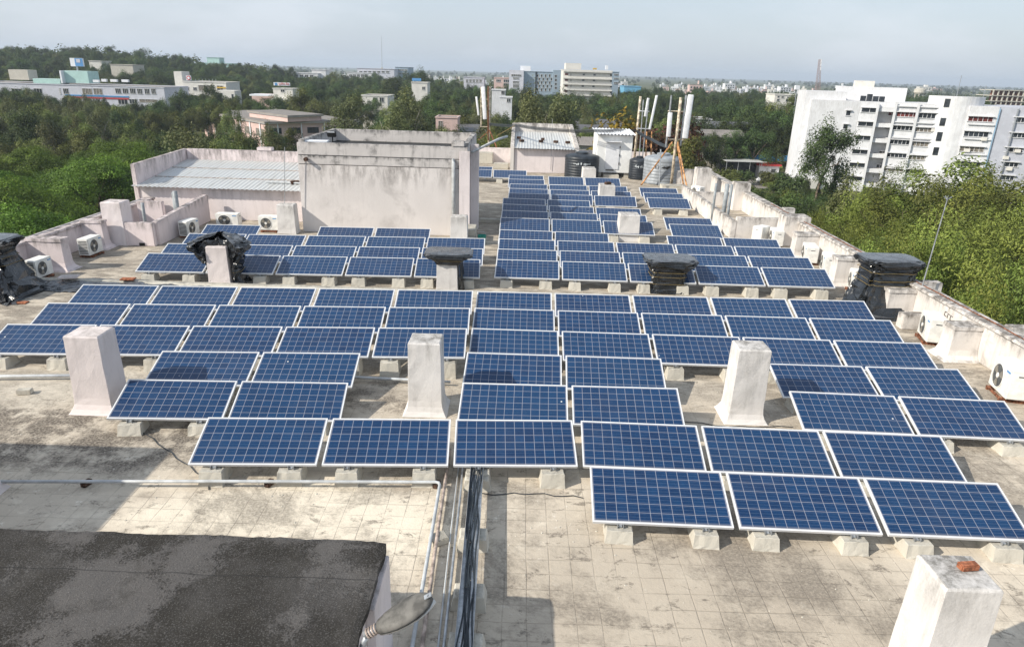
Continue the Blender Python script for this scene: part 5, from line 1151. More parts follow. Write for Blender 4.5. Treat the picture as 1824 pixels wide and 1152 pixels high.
# ------------------------------------------------------------------ yard before the white block
def gyd(px, py): return gz(px, py, ZG)
tag(MB().prism([tuple(gz(*q_, ZG))[:2] for q_ in ((1180, 330), (1430, 338), (1430, 322), (1300, 312))], ZG, ZG+.05).build('yard_paving', M['roofgrey'], None), kind='structure')
tag(MB().prism([tuple(gz(*q_, ZG))[:2] for q_ in ((1372, 366), (1455, 362), (1448, 343), (1375, 345))], ZG, ZG+.06).build('lawn', M['lawn'], None), kind='structure')
g = gyd(1325, 319); e = empty('carport', g, 'pale flat carport roof on thin posts, in the yard right of the wood', 'carport')
a, b = gy(1291, 301, g.y), gy(1358, 301, g.y); MB().box(a.x, b.x, g.y-.5, g.y+5, -12.9+ZG+17, -12.75+ZG+17).build('roof_sheet', M['corr'], e)
for k in range(4): x = a.x+.3+(b.x-a.x-.6)*k/3; MB().tube([(x, g.y, ZG), (x, g.y, -12.9)], .07, 6).build('post', M['steel'], e)
MB().box(a.x, b.x, g.y+4.6, g.y+4.8, ZG, -13.2).build('back_wall', M['glass'], e)
g = gyd(1372, 318); e = empty('guard_house', g, 'small white guard house with a red roof edge in the yard', 'guard house')
a, b = gy(1352, 300, g.y), gy(1388, 300, g.y); MB().box(a.x, b.x, g.y, g.y+4, ZG, -14.0).build('wall', M['facade'], e); MB().box(a.x-.2, b.x+.4, g.y-.4, g.y+4.3, -13.996, -13.6).build('roof', M['red'], e)
win(e, a.x+(b.x-a.x)*.6, a.x+(b.x-a.x)*.85, g.y, -15.6, -14.7)
def car(g, rz, label):
    e = empty('parked_car', g, label, 'car'); E1 = lambda pts: [(p[0], y, p[1]) for p in pts for y in ()]
    prof = [(-2.1, .35), (-2.1, .85), (-1.9, 1.0), (-1.55, 1.05), (-1.1, 1.62), (.55, 1.62), (1.1, 1.1), (1.95, .92), (2.1, .7), (2.1, .35)]
    mb = MB(); mb.loft([[(x, y*(1-.16*max(0, z-1.0)), z) for x, z in prof] for y in (-.85, -.4, .4, .85)]); o = mb.build('body', M['carwhite'], org=(0, 0, 0), bevel=.05); o.parent = e
    for s in (-1, 1):
        mb = MB(); mb.loft([[(x, s*y, z) for x, z in ((-1.05, 1.08), (-.85, 1.5), (.45, 1.5), (.85, 1.12))] for y in (.80, .83)]); o = mb.build('side_window', M['glass'], org=(0, 0, 0)); o.parent = e
        for x in (-1.3, 1.3): o = MB().tube([(x, s*.72, .33), (x, s*.88, .33)], .33, 14).build('wheel', M['tyre'], org=(0, 0, 0)); o.parent = e
    for x, z, a in ((.80, 1.36, .85), (-1.33, 1.36, -.85)):
        o = MB().obox((x, 0, z), (.02, 1.3, .55), M=Matrix.Rotation(-a*.9, 3, 'Y')).build('windscreen', M['glass'], org=(0, 0, 0)); o.parent = e
    e.rotation_euler = (0, 0, rz); return e
car(gyd(1363, 326), .3, 'white car parked at left of the pair before the guard house'); car(gyd(1384, 327), .25, 'white car parked at right of the pair before the guard house')
g = gyd(1405, 327); e = empty('flag_pole', g, 'tall white flag pole with a furled tricolour flag', 'flag pole'); t_ = gy(1415, 271, g.y)
MB().tube([g, t_], .16, 8, .07).build('pole', M['signwhite'], e)
for k, m_ in enumerate(('saffron', 'signwhite', 'green')):
    mb = MB(); mb.sheet(lambda u, v: (g.x+(t_.x-g.x)*(.98-.09*(k+v))+.15+1.1*u*(.5+.2*math.sin(v*3)), g.y-.15+.25*math.sin(u*9+v), t_.z-.3-1.55*(k+v)-.5*u), 6, 4); o = mb.build('flag_stripe', M[m_], e); o.modifiers.new('t', 'SOLIDIFY').thickness = .03
for px, py, ty, l in ((1351, 318, 292, 'curved grey street lamp beside the guard house'), (1437, 366, 343, 'slim grey lamp post at the lawn edge')):
    g = gyd(px, py); e = empty('street_lamp', g, l, 'street lamp'); t_ = gy(px+2, ty, g.y); MB().tube([g, t_, t_+Vector((.5, 0, .35)), t_+Vector((1.2, 0, .45))], .08, 6).build('pole', M['steel'], e); MB().obox(t_+Vector((1.4, 0, .43)), (.6, .25, .12)).build('lamp_head', M['signwhite'], e)
g = gyd(1413, 317); e = empty('parasol', g, 'bright red parasol at the foot of the white block', 'parasol'); MB().loft([[(g.x+r*math.cos(t), g.y+r*math.sin(t), ZG+z) for t in [k*math.pi/4 for k in range(8)]] for z, r in ((2.3, 2.2), (3.2, .1))]).build('canopy', M['red'], e); MB().tube([g, g+Vector((0, 0, 3.2))], .05, 6).build('pole', M['steel'], e)
g = gyd(1375, 301); tag(MB().box(g.x-12, g.x+14, g.y, g.y+.2, ZG+2.2, ZG+3.6).build('awning_strip', M['blue'], org=g), 'long turquoise blue awning strip under the dark trees', 'awning')
g = gyd(1428, 336); tag(MB().box(g.x-2, g.x+4, g.y, g.y+.4, ZG, ZG+2.2).build('garden_wall', M['cream'], org=g, bevel=.03), 'short cream garden wall before the white block', 'wall')
# low roofs of the campus
def shed(label, px0, py0, px1, py1, Y, dep, mat, h=3.0, rise=1.4):
    x0, x1, zt = front(px0, py0, px1, py1, Y); e = empty('long_shed', ((x0+x1)/2, Y, ZG), label, 'shed')
    MB().box(x0, x1, Y, Y+dep, ZG-.5, zt-rise).build('wall', M['block'], e)
    MB().loft([[(x, Y-.5, zt-rise), (x, Y+dep/2, zt), (x, Y+dep+.5, zt-rise), (x, Y+dep/2, zt-.25)] for x in (x0-.4, x1+.4)]).build('roof', M[mat], e); return e
for a in (('dark long shed roof behind the back room, upper of two', 1028, 214, 1110, 216, 215, 14, 'asbestos'), ('dark long shed roof behind the cabin, lower of two', 1020, 224, 1112, 227, 190, 13, 'asbestos'), ('grey shed roof far right of the tripod mast', 1226, 216, 1345, 222, 205, 14, 'asbestos'),
          ('pale grey shed roof right of the tripod mast, nearer one', 1222, 232, 1330, 236, 178, 12, 'roofgrey'), ('dark grey hipped roof beside the pink tower house', 800, 222, 850, 226, 178, 12, 'asbestos'), ('grey roof piece behind the white cabin', 1022, 246, 1062, 248, 150, 9, 'roofgrey')): shed(*a)
bld('low_white_roof', 'long low white parapet roof at right of the tripod mast', 1232, 211, 1268, 212, 200, 10, 'facade', [])
# dark flat roof at right edge
a = gz(1792, 362, -9); b = gz(1900, 372, -9); e = empty('flat_roof_block', (a.x+8, a.y-12, ZG), 'dark flat roof with stubby white pillars at the right edge', 'flat roof building')
MB().box(a.x, a.x+30, a.y-26, a.y, ZG, -9.1).build('wall', M['facade'], e); MB().box(a.x+.1, a.x+30, a.y-26.2, a.y+.1, -9.096, -8.9).build('roof', M['roofgrey'], e)
for px, py in ((1793, 357), (1815, 374), (1795, 388), (1812, 400), (1775, 372)): g = gz(px, py, -8.9); MB().box(g.x-.35, g.x+.35, g.y-.35, g.y+.35, -8.896, -7.6).build('roof_pillar', M['facade'], e, bevel=.04)
# far town: small houses
rs = random.Random(3); kinds = []
for k in range(5):
    mb = MB(); w = 1; mb.box(-.5, .5, -.35, .35, 0, .55); mb.mi = 1; mb.box(-.52, .52, -.37, .37, .552, .60); mb.mi = 0; mb.box(-.1+.1*k, .25, -.1, .2, .602, .85); mb.mi = 2
    for i in range(4):
        for j in range(2): mb.box(-.42+.23*i, -.30+.23*i, -.358, -.351, .12+.2*j, .24+.2*j)
    o = mb.build('town_house', [M[('facade', 'cream', 'facade', 'salmon', 'lilac')[k]], M[('facade', 'cream', 'signwhite', 'roofgrey', 'facade')[k]], M['glass']]); kinds.append([o, False])
def house(px, Y, wpx, zoff=0.0):
    k = rs.randrange(5); o, u = kinds[k]
    if u: o = o.copy(); COL.objects.link(o)
    kinds[k][1] = True
    x = gy(px, 140, Y).x; w = wpx*Y/FPX; o.location = (x, Y, hill(x, Y)-.3+zoff); o.scale = (w, w*.8, rs.uniform(9, 16)); o.rotation_euler = (0, 0, rs.uniform(-.25, .25))
    tag(o, 'small pale flat roofed house in the hazy far town', 'house', 'small houses of the far town')
for k in range(150):
    px = rs.choice((rs.uniform(1095, 1480), rs.uniform(760, 920), rs.uniform(1200, 1460), rs.uniform(560, 900))); Y = rs.uniform(620, 1500)
    house(px, Y, rs.uniform(6, 15)*(760/Y)**.5)
for px, Y, w in ((1370, 1150, 12), (1345, 900, 24), (1660, 1700, 34), (1650, 1650, 20), (1240, 800, 22), (1400, 1000, 20), (1300, 1100, 18), (1500, 1200, 14)): house(px, Y, w, 6)
# ================================================================== TREES
def quads(name, C, Nn, U, w, l, mat, tone=None):
    """one leaf-shaped quad per row of C; Nn facing, U length direction"""
    n = len(C); V = np.cross(Nn, U)
    P = np.empty((n, 4, 3)); bend = Nn*(w*.25)[:, None]
    P[:, 0] = C-U*l[:, None]*.5; P[:, 1] = C+V*w[:, None]*.5+bend; P[:, 2] = C+U*l[:, None]*.5; P[:, 3] = C-V*w[:, None]*.5+bend
    me = bpy.data.meshes.new(name); me.vertices.add(n*4); me.loops.add(n*4); me.polygons.add(n)
    me.vertices.foreach_set('co', P.reshape(-1)); me.loops.foreach_set('vertex_index', np.arange(n*4)); me.polygons.foreach_set('loop_start', np.arange(n)*4)
    me.update(); at = me.attributes.new('tone', 'FLOAT', 'FACE'); at.data.foreach_set('value', np.full(n, .5) if tone is None else tone); me.materials.append(mat); return me
def unit(a): return a/np.maximum(np.linalg.norm(a, axis=1, keepdims=True), 1e-9)
def crown(name, seed, Rr, z0, z1, nlobe, nclump, nleaf, lsize, mat, flat=.55, droop=.2, aspect=2.4, cr=.17, spread=.62, upb=.5, top=0.0):
    """leaves in clumps, clumps on lobes, so that the outline is uneven and gaps stay open"""
    g = np.random.default_rng(seed); H = (z1-z0)/2; zc = (z0+z1)/2
    d = unit(g.normal(size=(nlobe, 3))); d[:, 2] = np.abs(d[:, 2])*1.1-.35; lob = d*np.array([Rr*spread, Rr*spread, H*spread])*g.uniform(.55, 1.05, (nlobe, 1)); lob[:, 2] += zc
    lr = Rr*g.uniform(.24, .44, nlobe)
    li = g.integers(0, nlobe, nclump); e = unit(g.normal(size=(nclump, 3))); e[:, 2] = np.where(e[:, 2] < -.3, -e[:, 2]*.7, e[:, 2])
    cc = lob[li]+e*lr[li][:, None]*np.array([1, 1, min(1.0, H/Rr*.95)])*g.uniform(.72, 1.06, (nclump, 1))
    idx = np.repeat(np.arange(nclump), nleaf); n = len(idx)
    q_ = 1.0
    crd = Rr*cr*g.uniform(.6, 1.35, nclump)[idx]
    dv = unit(g.normal(size=(n, 3))); dv[:, 2] = np.where(dv[:, 2] < -.25, -dv[:, 2], dv[:, 2])
    off = dv*np.array([1, 1, flat])*crd[:, None]*g.uniform(.55, 1.12, (n, 1))*1.25
    off[:, 2] -= droop*np.linalg.norm(off[:, :2], axis=1)*.7
    C = cc[idx]+off
    out = unit(cc-np.array([0, 0, zc-.2*H]))[idx]
    Nn = unit(dv*.75+out*.25+g.normal(size=(n, 3))*.42+np.array([0, 0, upb*.7])); U = unit(np.cross(Nn, g.normal(size=(n, 3)))); U[:, 2] -= droop; U = unit(U); Nn = unit(np.cross(U, np.cross(Nn, U)))
    zhi, zlo = np.percentile(C[:, 2], 99.3), np.percentile(C[:, 2], .7); C[:, 2] = z0+(C[:, 2]-zlo)*(z1-z0)/(zhi-zlo)
    rad = np.percentile(np.hypot(C[:, 0], C[:, 1]), 96); C[:, :2] *= Rr/rad
    w = lsize*g.uniform(.55, 1.2, n); tone = np.clip(g.beta(1.3, 1.5, nclump)[idx]+g.normal(size=n)*.06, 0, 1)
    return quads(name, C, Nn, U, w, w*aspect, mat, tone)
def trunk_mesh(name, seed, h0, h1, Rr, r, mat, nl=6):
    g = random.Random(seed); mb = MB(); pts = []; x = y = 0
    for k in range(6):
        pts.append((x, y, h0*k/5)); x += g.uniform(-.12, .12)*h0*.12; y += g.uniform(-.12, .12)*h0*.12
    mb.tube(pts, r, 8, r*.62); b = Vector(pts[-1])
    for k in range(nl):
        a = 2*math.pi*k/nl+g.uniform(-.4, .4); L = Rr*g.uniform(.45, .8); e = b+Vector((math.cos(a)*L, math.sin(a)*L, (h1-h0)*g.uniform(.35, .8)))
        m = b+(e-b)*.5+Vector((g.uniform(-.3, .3), g.uniform(-.3, .3), .25*(h1-h0)*.4)); mb.tube([b-Vector((0, 0, .2)), m, e], r*.45, 6, r*.10)
        for q_ in range(2):
            f = m+(e-m)*g.uniform(.1, .7); mb.tube([f, f+Vector((g.uniform(-1, 1), g.uniform(-1, 1), g.uniform(.3, 1)))*Rr*.22], r*.16, 5, r*.05)
    o = mb.build(name, mat); me = o.data; bpy.data.objects.remove(o); return me
KIND = {}
def kind(key, crowns, trunks): KIND[key] = (crowns, trunks)
kind('lime', [crown('crown', 100+k, 5.2, 4.6, 12.5, 28, 70, 520, .064, M['leaf_lime'], .58, .22, 2.8, .165, .95) for k in range(3)], [trunk_mesh('trunk', 1+k, 5.0, 12, 5.2, .24, M['bark'], 8) for k in range(2)])
kind('bright', [crown('crown', 120+k, 6.0, 6.0, 11.0, 22, 66, 380, .105, M['leaf_bright'], .40, .10, 2.4, .20, .92, .8) for k in range(3)], [trunk_mesh('trunk', 11+k, 5.5, 10.5, 6, .28, M['bark'], 7) for k in range(2)])
kind('dark', [crown('crown', 140+k, 5.0, 3.6, 12.0, 15, 70, 165, .20, M['leaf_dark'], .65, .1, 1.7, .20, .80) for k in range(4)], [trunk_mesh('trunk', 21+k, 4.2, 11, 5, .26, M['bark']) for k in range(2)])
kind('olive', [crown('crown', 160+k, 5.0, 3.8, 11.5, 14, 70, 165, .185, M['leaf_olive'], .62, .15, 1.9, .20, .82) for k in range(4)], [trunk_mesh('trunk', 31+k, 4.4, 11, 5, .24, M['bark']) for k in range(2)])
kind('gum', [crown('crown', 180+k, 3.9, 5.0, 15.0, 14, 95, 84, .16, M['leaf_gum'], .9, .45, 2.8, .20, .78) for k in range(3)], [trunk_mesh('trunk', 41+k, 6.5, 14, 3.6, .22, M['palebark'], 7) for k in range(2)])
kind('flower', [crown('crown', 200, 4.6, 3.6, 9.5, 12, 130, 42, .30, M['flower'], .5, .15, 1.8)], [trunk_mesh('trunk', 51, 4, 9, 4.5, .22, M['bark'])])
kind('wine', [crown('crown', 205, 4.6, 3.6, 9.5, 12, 130, 42, .30, M['wine'], .5, .15, 1.8)], [trunk_mesh('trunk', 52, 4, 9, 4.5, .22, M['bark'])])
kind('spire', [crown('crown', 210+k, 1.1, .6, 7.0, 12, 60, 34, .26, M['leaf_dark'], 1.0, .7, 2.2, .28, .8) for k in range(2)], [trunk_mesh('trunk', 61, 2.0, 6.5, .8, .09, M['bark'], 4)])
kind('shrub', [crown('crown', 220+k, 2.2, .3, 2.9, 9, 60, 34, .22, M[m], .7, .1, 1.8, .22, .62) for k, m in enumerate(('leaf_lime', 'leaf_olive', 'leaf_dark'))], [trunk_mesh('trunk', 71, .8, 2.2, 1.8, .06, M['bark'], 5)])
HT = dict(lime=12.5, bright=11.0, dark=12.0, olive=11.5, gum=15.0, flower=9.5, wine=9.5, spire=7.0, shrub=2.9)
trs = random.Random(17)
def tree(key, x, y, h, label, group=None, s=None, name='tree', lean=0.0, zb=None, wide=1.0, cat='tree'):
    k = h/HT[key]; cr, tr = KIND[key]
    e = empty(name, (x, y, (hill(x, y) if zb is None else zb)-.05), label, cat, group, trs.uniform(0, 6.28)); e.scale = (k*wide, k*wide, k)
    if lean: e.rotation_euler = (0, lean, 0)
    for nm, me in (('crown', trs.choice(cr)), ('trunk', trs.choice(tr))):
        o = bpy.data.objects.new(nm, me); COL.objects.link(o); o.parent = e
    return e
placed = []
def hero(key, px, py, Y, label, group=None, wide=1.0, minx=None, name='tree', lean=0):
    p = gy(px, py, Y); x = p.x if minx is None else max(p.x, minx); h = p.z-hill(x, Y)
    placed.append((x, Y, 4.2*wide*h/HT[key])); return tree(key, x, Y, h, label, group, wide=wide, name=name, lean=lean)
GL = 'yellow green feathery trees beyond the right parapet'
for px, py, Y, w, l in ((1625, 300, 60, .95, 'tall feathery tree whose top covers the lower white office windows'), (1700, 305, 54, .95, 'feathery yellow green tree right of the tallest one by the white office'), (1568, 350, 50, .75, 'feathery yellow green tree left of the tallest one'),
    (1505, 392, 46, .66, 'feathery tree just above the right enclosure'), (1775, 352, 44, .85, 'feathery tree at the upper right edge of view'), (1462, 384, 56, .5, 'feathery tree nearest to the lawn'), (1640, 405, 37, .75, 'feathery tree behind the lightning rod'),
    (1720, 400, 35, .75, 'feathery tree right of the lightning rod tip'), (1800, 440, 31, .75, 'feathery tree at the right edge, middle height'), (1560, 425, 34, .6, 'feathery tree behind the right wrapped duct'), (1700, 490, 26, .6, 'feathery tree leaning over the parapet right of the lightning rod'),
    (1790, 545, 23, .58, 'lowest feathery tree at the right edge above the parapet'), (1620, 470, 29, .55, 'feathery tree touching the parapet behind the lightning rod'), (1860, 480, 27, .7, 'feathery tree cut by the right edge of view'), (1850, 400, 38, .8, 'feathery tree half outside the right edge')):
    hero('lime', px, py, Y, l, GL, w, 15.0 if Y < 32 else 16.0)
hero('olive', 1690, 290, 68, 'dark rounded tree in front of the right wing of the white office', None, 1.0); hero('gum', 1515, 318, 66, 'pale thin leaved tree before the white office corner', None, .8); hero('gum', 1600, 318, 64, 'second pale thin leaved tree before the white office', None, .8)
hero('olive', 1750, 322, 58, 'olive tree before the shade-toned wall of the white office', None, 1.0)
hero('dark', 1476, 218, 130, 'dark leaning tree growing against the white office side wall', None, .78, lean=.08)
for px, py, Y, l in ((1462, 322, 132, 'left'), (1471, 326, 131, 'middle'), (1487, 308, 130, 'right')): hero('spire', px, py, Y, '%s dark green spire tree before the white office' % l, 'spire trees before the white office', 1.0, name='spire_tree')
for px, py, Y, w, l in ((1250, 205, 196, 1.1, 'leftmost'), (1300, 212, 192, 1.1, 'second from left'), (1345, 205, 194, 1.1, 'middle'), (1385, 198, 196, 1.1, 'second from right'), (1418, 192, 200, 1.0, 'rightmost')): hero('dark', px, py, Y, '%s of the big dark trees standing behind the carport yard' % l, 'big dark trees behind the carport yard', w)
for px, py, Y, w, l in ((1240, 246, 172, .9, 'leftmost'), (1275, 238, 174, .9, 'second'), (1312, 232, 175, .9, 'middle'), (1350, 226, 175, .9, 'fourth'), (1392, 220, 176, 1.0, 'rightmost')): hero('dark', px, py, Y, '%s of the dark trees between the grey shed and the carport' % l, 'dark trees between shed and carport', w)
for px, py, Y, l in ((1405, 172, 225, 'left'), (1436, 168, 222, 'right')): hero('olive', px, py, Y, '%s tall olive tree next to the white office corner' % l, None, 1.0)
hero('dark', 1440, 322, 134, 'dark small tree at the left foot of the white office', None, .6)
hero('flower', 1128, 213, 118, 'tree covered in yellow blossom behind the middle mast', None, 1.0); hero('wine', 1185, 222, 112, 'wine red leaved tree between the two right masts', None, 1.0)
hero('olive', 1250, 250, 92, 'bright rounded tree just right of the tripod mast', None, .62, 17); hero('olive', 1228, 262, 70, 'rounded tree tucked behind the tripod mast', None, .5, 16)
hero('lime', 905, 250, 68, 'small yellow green tree behind the far end wall beside the far mast', None, .6)
hero('gum', 962, 158, 132, 'tall thin gum tree behind the back room, before the glass office', None, .95); hero('gum', 1000, 170, 126, 'second thin gum tree behind the back room', None, .9); hero('gum', 935, 178, 120, 'third thin gum tree left of the back room', None, .9)
hero('gum', 620, 168, 165, 'broad gum tree behind the pink hall', None, 1.2); hero('gum', 730, 160, 150, 'tall gum tree above the grimy tower', None, 1.1); hero('gum', 690, 185, 130, 'gum tree above the middle of the grimy tower', None, 1.1); hero('olive', 540, 160, 230, 'rounded tree right of the hindi sign tower', None, 1.0)
hero('dark', 375, 152, 260, 'dense dark tree in front of the cream stepped building', None, .8); hero('dark', 318, 160, 245, 'dark tree between the lilac and cream buildings', None, .7); hero('olive', 410, 192, 165, 'small tree at the corner of the pink hall', None, .5)
hero('dark', 745, 124, 430, 'pair of dark trees on the skyline right of the thin radio mast', None, 1.0); hero('dark', 700, 140, 330, 'dark tree below the blue grey complex', None, 1.0); hero('dark', 168, 95, 470, 'rounded dark tree crowning the left ridge', None, 1.2)
for k in range(24):                                             # shrubs between the terrace and the yard
    px, py = trs.uniform(1255, 1420), trs.uniform(326, 372); g = gz(px, py, ZG)
    tree('shrub', g.x, g.y, trs.uniform(1.6, 4.5), 'low green shrub in the bed between the lawn and the carport', 'shrubs round the lawn', name='shrub', cat='shrub')
for px, py, l in ((1402, 356, 'left'), (1391, 358, 'middle'), (1417, 350, 'right')): g = gz(px, py, ZG); tree('spire', g.x, g.y, 2.6, '%s young conical tree on the lawn' % l, 'young conical trees on the lawn', name='young_tree')
# parts of the picture that must stay open: (x0, x1, lowest visible row, distance)
OPEN = [(200, 292, 187, 296), (100, 200, 175, 296), (0, 100, 162, 296), (303, 424, 172, 318), (440, 523, 178, 284), (350, 640, 226, 185), (505, 730, 138, 555), (728, 765, 158, 296), (636, 692, 178, 262), (772, 818, 226, 170), (826, 912, 148, 460), (872, 912, 178, 212), (903, 1104, 166, 396), (1108, 1145, 158, 475),
        (1376, 1420, 180, 326), (1425, 1830, 345, 150), (1018, 1112, 228, 188), (1220, 1348, 226, 178), (1270, 1440, 345, 150), (1625, 1650, 172, 610), (1765, 1830, 180, 415), (120, 152, 126, 308), (355, 415, 114, 690), (150, 240, 116, 395), (1452, 1466, 150, 356), (1785, 1830, 400, 120), (1020, 1062, 262, 148)]
FOOT = [(-235, -140, 296, 330), (-170, -125, 318, 352), (-125, -85, 284, 306), (-95, -40, 150, 245), (-16.5, 12.5, -10, 54), (60, 140, 140, 176), (25, 90, 118, 176), (-25, -5, 168, 185), (20, 40, 185, 230), (45, 85, 175, 225), (14, 30, 146, 162), (-75, -45, 262, 282), (-65, -40, 296, 312), (85, 150, 85, 122)]
LBL = {'bright': ('bright green spreading tree in the canopy below the left parapet', 'canopy trees below the left parapet'), 'dark': ('dark green rounded tree in the belt between terrace and town', 'dark trees of the green belt'),
       'olive': ('olive green rounded tree in the belt between terrace and town', 'olive trees of the green belt'), 'gum': ('thin grey green tree in the belt behind the terrace', 'thin trees of the green belt')}
cand = []; outer = []
Y = 36.0
while Y < 560:
    sp = 8.2 if Y < 110 else (8.8 if Y < 230 else 11.0); W = 1.35*Y+25; x = -W+trs.uniform(0, sp)
    while x < W:
        xx, yy = x+trs.uniform(-.3, .3)*sp, Y+trs.uniform(-.35, .35)*sp; x += sp
        px, _ = pix((xx, yy, -8.0))
        if xx < 0 and (px < 330 and yy < 112 or px < 560 and yy < 80): key = 'bright'
        else: key = trs.choice(('dark', 'dark', 'olive', 'olive', 'gum') if yy < 260 else ('dark', 'dark', 'dark', 'olive'))
        if px < 480 and key != 'bright' and yy < 215: key = trs.choice(('olive', 'olive', 'olive', 'dark', 'gum'))
        if px > 1100 and key != 'bright': key = trs.choice(('dark', 'dark', 'dark', 'olive'))
        h = {'bright': trs.uniform(8.0, 12.8), 'dark': trs.uniform(8.5, 14), 'olive': trs.uniform(7.5, 12.5), 'gum': trs.uniform(10, 15)}[key]
        if any(a < xx < b and c < yy < d for a, b, c, d in FOOT): continue
        if any((xx-a)**2+(yy-b)**2 < (c*.8)**2 for a, b, c in placed): continue
        rr = 4.6*h/HT[key]; zb = hill(xx, yy); ok = True
        for x0, x1, pl, D in OPEN:
            if yy > D: continue
            pr = FPX*rr/yy
            if px+pr < x0 or px-pr > x1: continue
            for _t in range(6):
                if pix((xx, yy, zb+h))[1] >= pl: break
                h *= .88
            else: ok = False
            if h < 4.2: ok = False
            if not ok: break
        if not ok: continue
        if pix((xx, yy, zb+h))[1] > 620 and abs(px-912) < 1010: continue
        tp = pix((xx, yy, zb+h)); ppx = tp[0]; rl = 420-.58*ppx if ppx < 240 else (250 if ppx < 850 else (285 if ppx < 1240 else 300+.52*(ppx-1240)))
        inside = abs(px-912) < 1010
        if tp[1] > rl+12 and inside: continue
        (cand if inside else outer).append((yy, xx, key, h))
    Y += sp*.92
cand.sort()
NI = 232
for yy, xx, key, h in cand[:NI]:
    l, g_ = LBL[key]; tree(key, xx, yy, h, l, g_)
rest = cand[NI:]+outer
# the far wood: one mass of leaf clumps
g = np.random.default_rng(9); Cs = []; Ls = []; Ts = []; Ns = []
def blob(x, y, zb, h, n, ls):
    k = h*.42; c = unit(g.normal(size=(n, 3))); c[:, 2] = np.abs(c[:, 2]); c *= g.uniform(.75, 1.05, (n, 1)); lob = 1+.25*np.sin(c[:, :1]*5+x)+.2*np.sin(c[:, 1:2]*6+y)
    P = c*lob*np.array([k, k, h*.55])+np.array([x, y, zb+h*.42]); Ns.append(c.copy()); Cs.append(P); Ls.append(np.full(n, ls)); Ts.append(np.clip(g.uniform(.1, .9)+.3*np.sin(P[:, 0]*1.1+y)*np.sin(P[:, 2]*1.6+x)+g.normal(size=n)*.06, 0, 1))
WC = bpy.data.collections.new('wood_crowns'); nk = []
for key in ('dark', 'olive', 'gum'):
    for me in KIND[key][0]:
        o = bpy.data.objects.new('wood_crown', me); WC.objects.link(o); nk.append(key)
order = sorted(range(len(nk)), key=lambda i: WC.objects[i].name)
me = bpy.data.meshes.new('green_belt'); me.from_pydata([(xx, yy, hill(xx, yy)) for yy, xx, key, h in rest], [], [])
at = me.attributes.new('scl', 'FLOAT', 'POINT'); at.data.foreach_set('value', [h/HT[key]*trs.uniform(.95, 1.15) for yy, xx, key, h in rest])
at = me.attributes.new('rot', 'FLOAT', 'POINT'); at.data.foreach_set('value', [trs.uniform(0, 6.28) for _ in rest])
at = me.attributes.new('pick', 'INT', 'POINT'); at.data.foreach_set('value', [trs.choice([j for j, i in enumerate(order) if nk[i] == (key if key in ('dark', 'olive', 'gum') else 'olive')]) for yy, xx, key, h in rest])
gb = bpy.data.objects.new('green_belt', me); COL.objects.link(gb); tag(gb, 'dense belt of mixed trees in the middle distance below the town', 'wood', kind='stuff')
ng = bpy.data.node_groups.new('plant_trees', 'GeometryNodeTree'); ng.interface.new_socket('Geometry', in_out='INPUT', socket_type='NodeSocketGeometry'); ng.interface.new_socket('Geometry', in_out='OUTPUT', socket_type='NodeSocketGeometry')
gi, go = ng.nodes.new('NodeGroupInput'), ng.nodes.new('NodeGroupOutput'); ip = ng.nodes.new('GeometryNodeInstanceOnPoints'); ci = ng.nodes.new('GeometryNodeCollectionInfo'); ci.inputs['Collection'].default_value = WC; ci.inputs['Separate Children'].default_value = True; ci.inputs['Reset Children'].default_value = True
def na(n_, t_): q_ = ng.nodes.new('GeometryNodeInputNamedAttribute'); q_.data_type = t_; q_.inputs['Name'].default_value = n_; return q_.outputs['Attribute']
cx_ = ng.nodes.new('ShaderNodeCombineXYZ'); ng.links.new(na('rot', 'FLOAT'), cx_.inputs[2]); sc_ = ng.nodes.new('ShaderNodeCombineXYZ'); s_ = na('scl', 'FLOAT'); [ng.links.new(s_, sc_.inputs[k]) for k in range(3)]
ip.inputs['Pick Instance'].default_value = True
for a_, b_ in ((gi.outputs[0], ip.inputs['Points']), (ci.outputs[0], ip.inputs['Instance']), (na('pick', 'INT'), ip.inputs['Instance Index']), (cx_.outputs[0], ip.inputs['Rotation']), (sc_.outputs[0], ip.inputs['Scale']), (ip.outputs[0], go.inputs[0])): ng.links.new(a_, b_)
gb.modifiers.new('trees', 'NODES').node_group = ng
for k in range(3700):
    yy = 560*(1-g.random()*.86)**-1.0 if False else 540+4200*g.random()**2.2; xx = g.uniform(-1.25, 1.25)*yy; h = g.uniform(7, 14)
    px = pix((xx, yy, 0))[0]
    dens = .9 if px < 560 or px > 1440 else .45
    if g.random() > dens: continue
    if 640 < yy < 1500 and 760 < px < 1480: h *= .75
    if yy < 720 and (505 < px < 735 or 355 < px < 415): h = min(h, 6)
    if yy < 640 and 1620 < px < 1655: h = 5
    blob(xx, yy, hill(xx, yy), h, 46, 1.0+yy/1100)
C = np.concatenate(Cs); L = np.concatenate(Ls); n = len(C)
Nn = unit(np.concatenate(Ns)+g.normal(size=(n, 3))*.35+np.array([0, 0, .25])); U = unit(np.cross(Nn, g.normal(size=(n, 3))))
me = quads('far_wood', C, Nn, U, L*g.uniform(.7, 1.3, n), L*1.5, M['leaf_dark'], np.concatenate(Ts)); o = bpy.data.objects.new('far_wood', me); COL.objects.link(o); tag(o, 'hazy dark wood stretching to the horizon round the town', 'wood', kind='stuff')
g2 = np.random.default_rng(4); n = 16000                     # ground cover seen between the trunks
yy = 45+260*g2.random(n)**1.4; xx = g2.uniform(-.8, .8, n)*(yy+10); keep = ~((xx > -17) & (xx < 13) & (yy < 55)) & ~((xx > 28) & (xx < 95) & (yy > 105) & (yy < 180)); xx, yy = xx[keep], yy[keep]; n = len(xx)
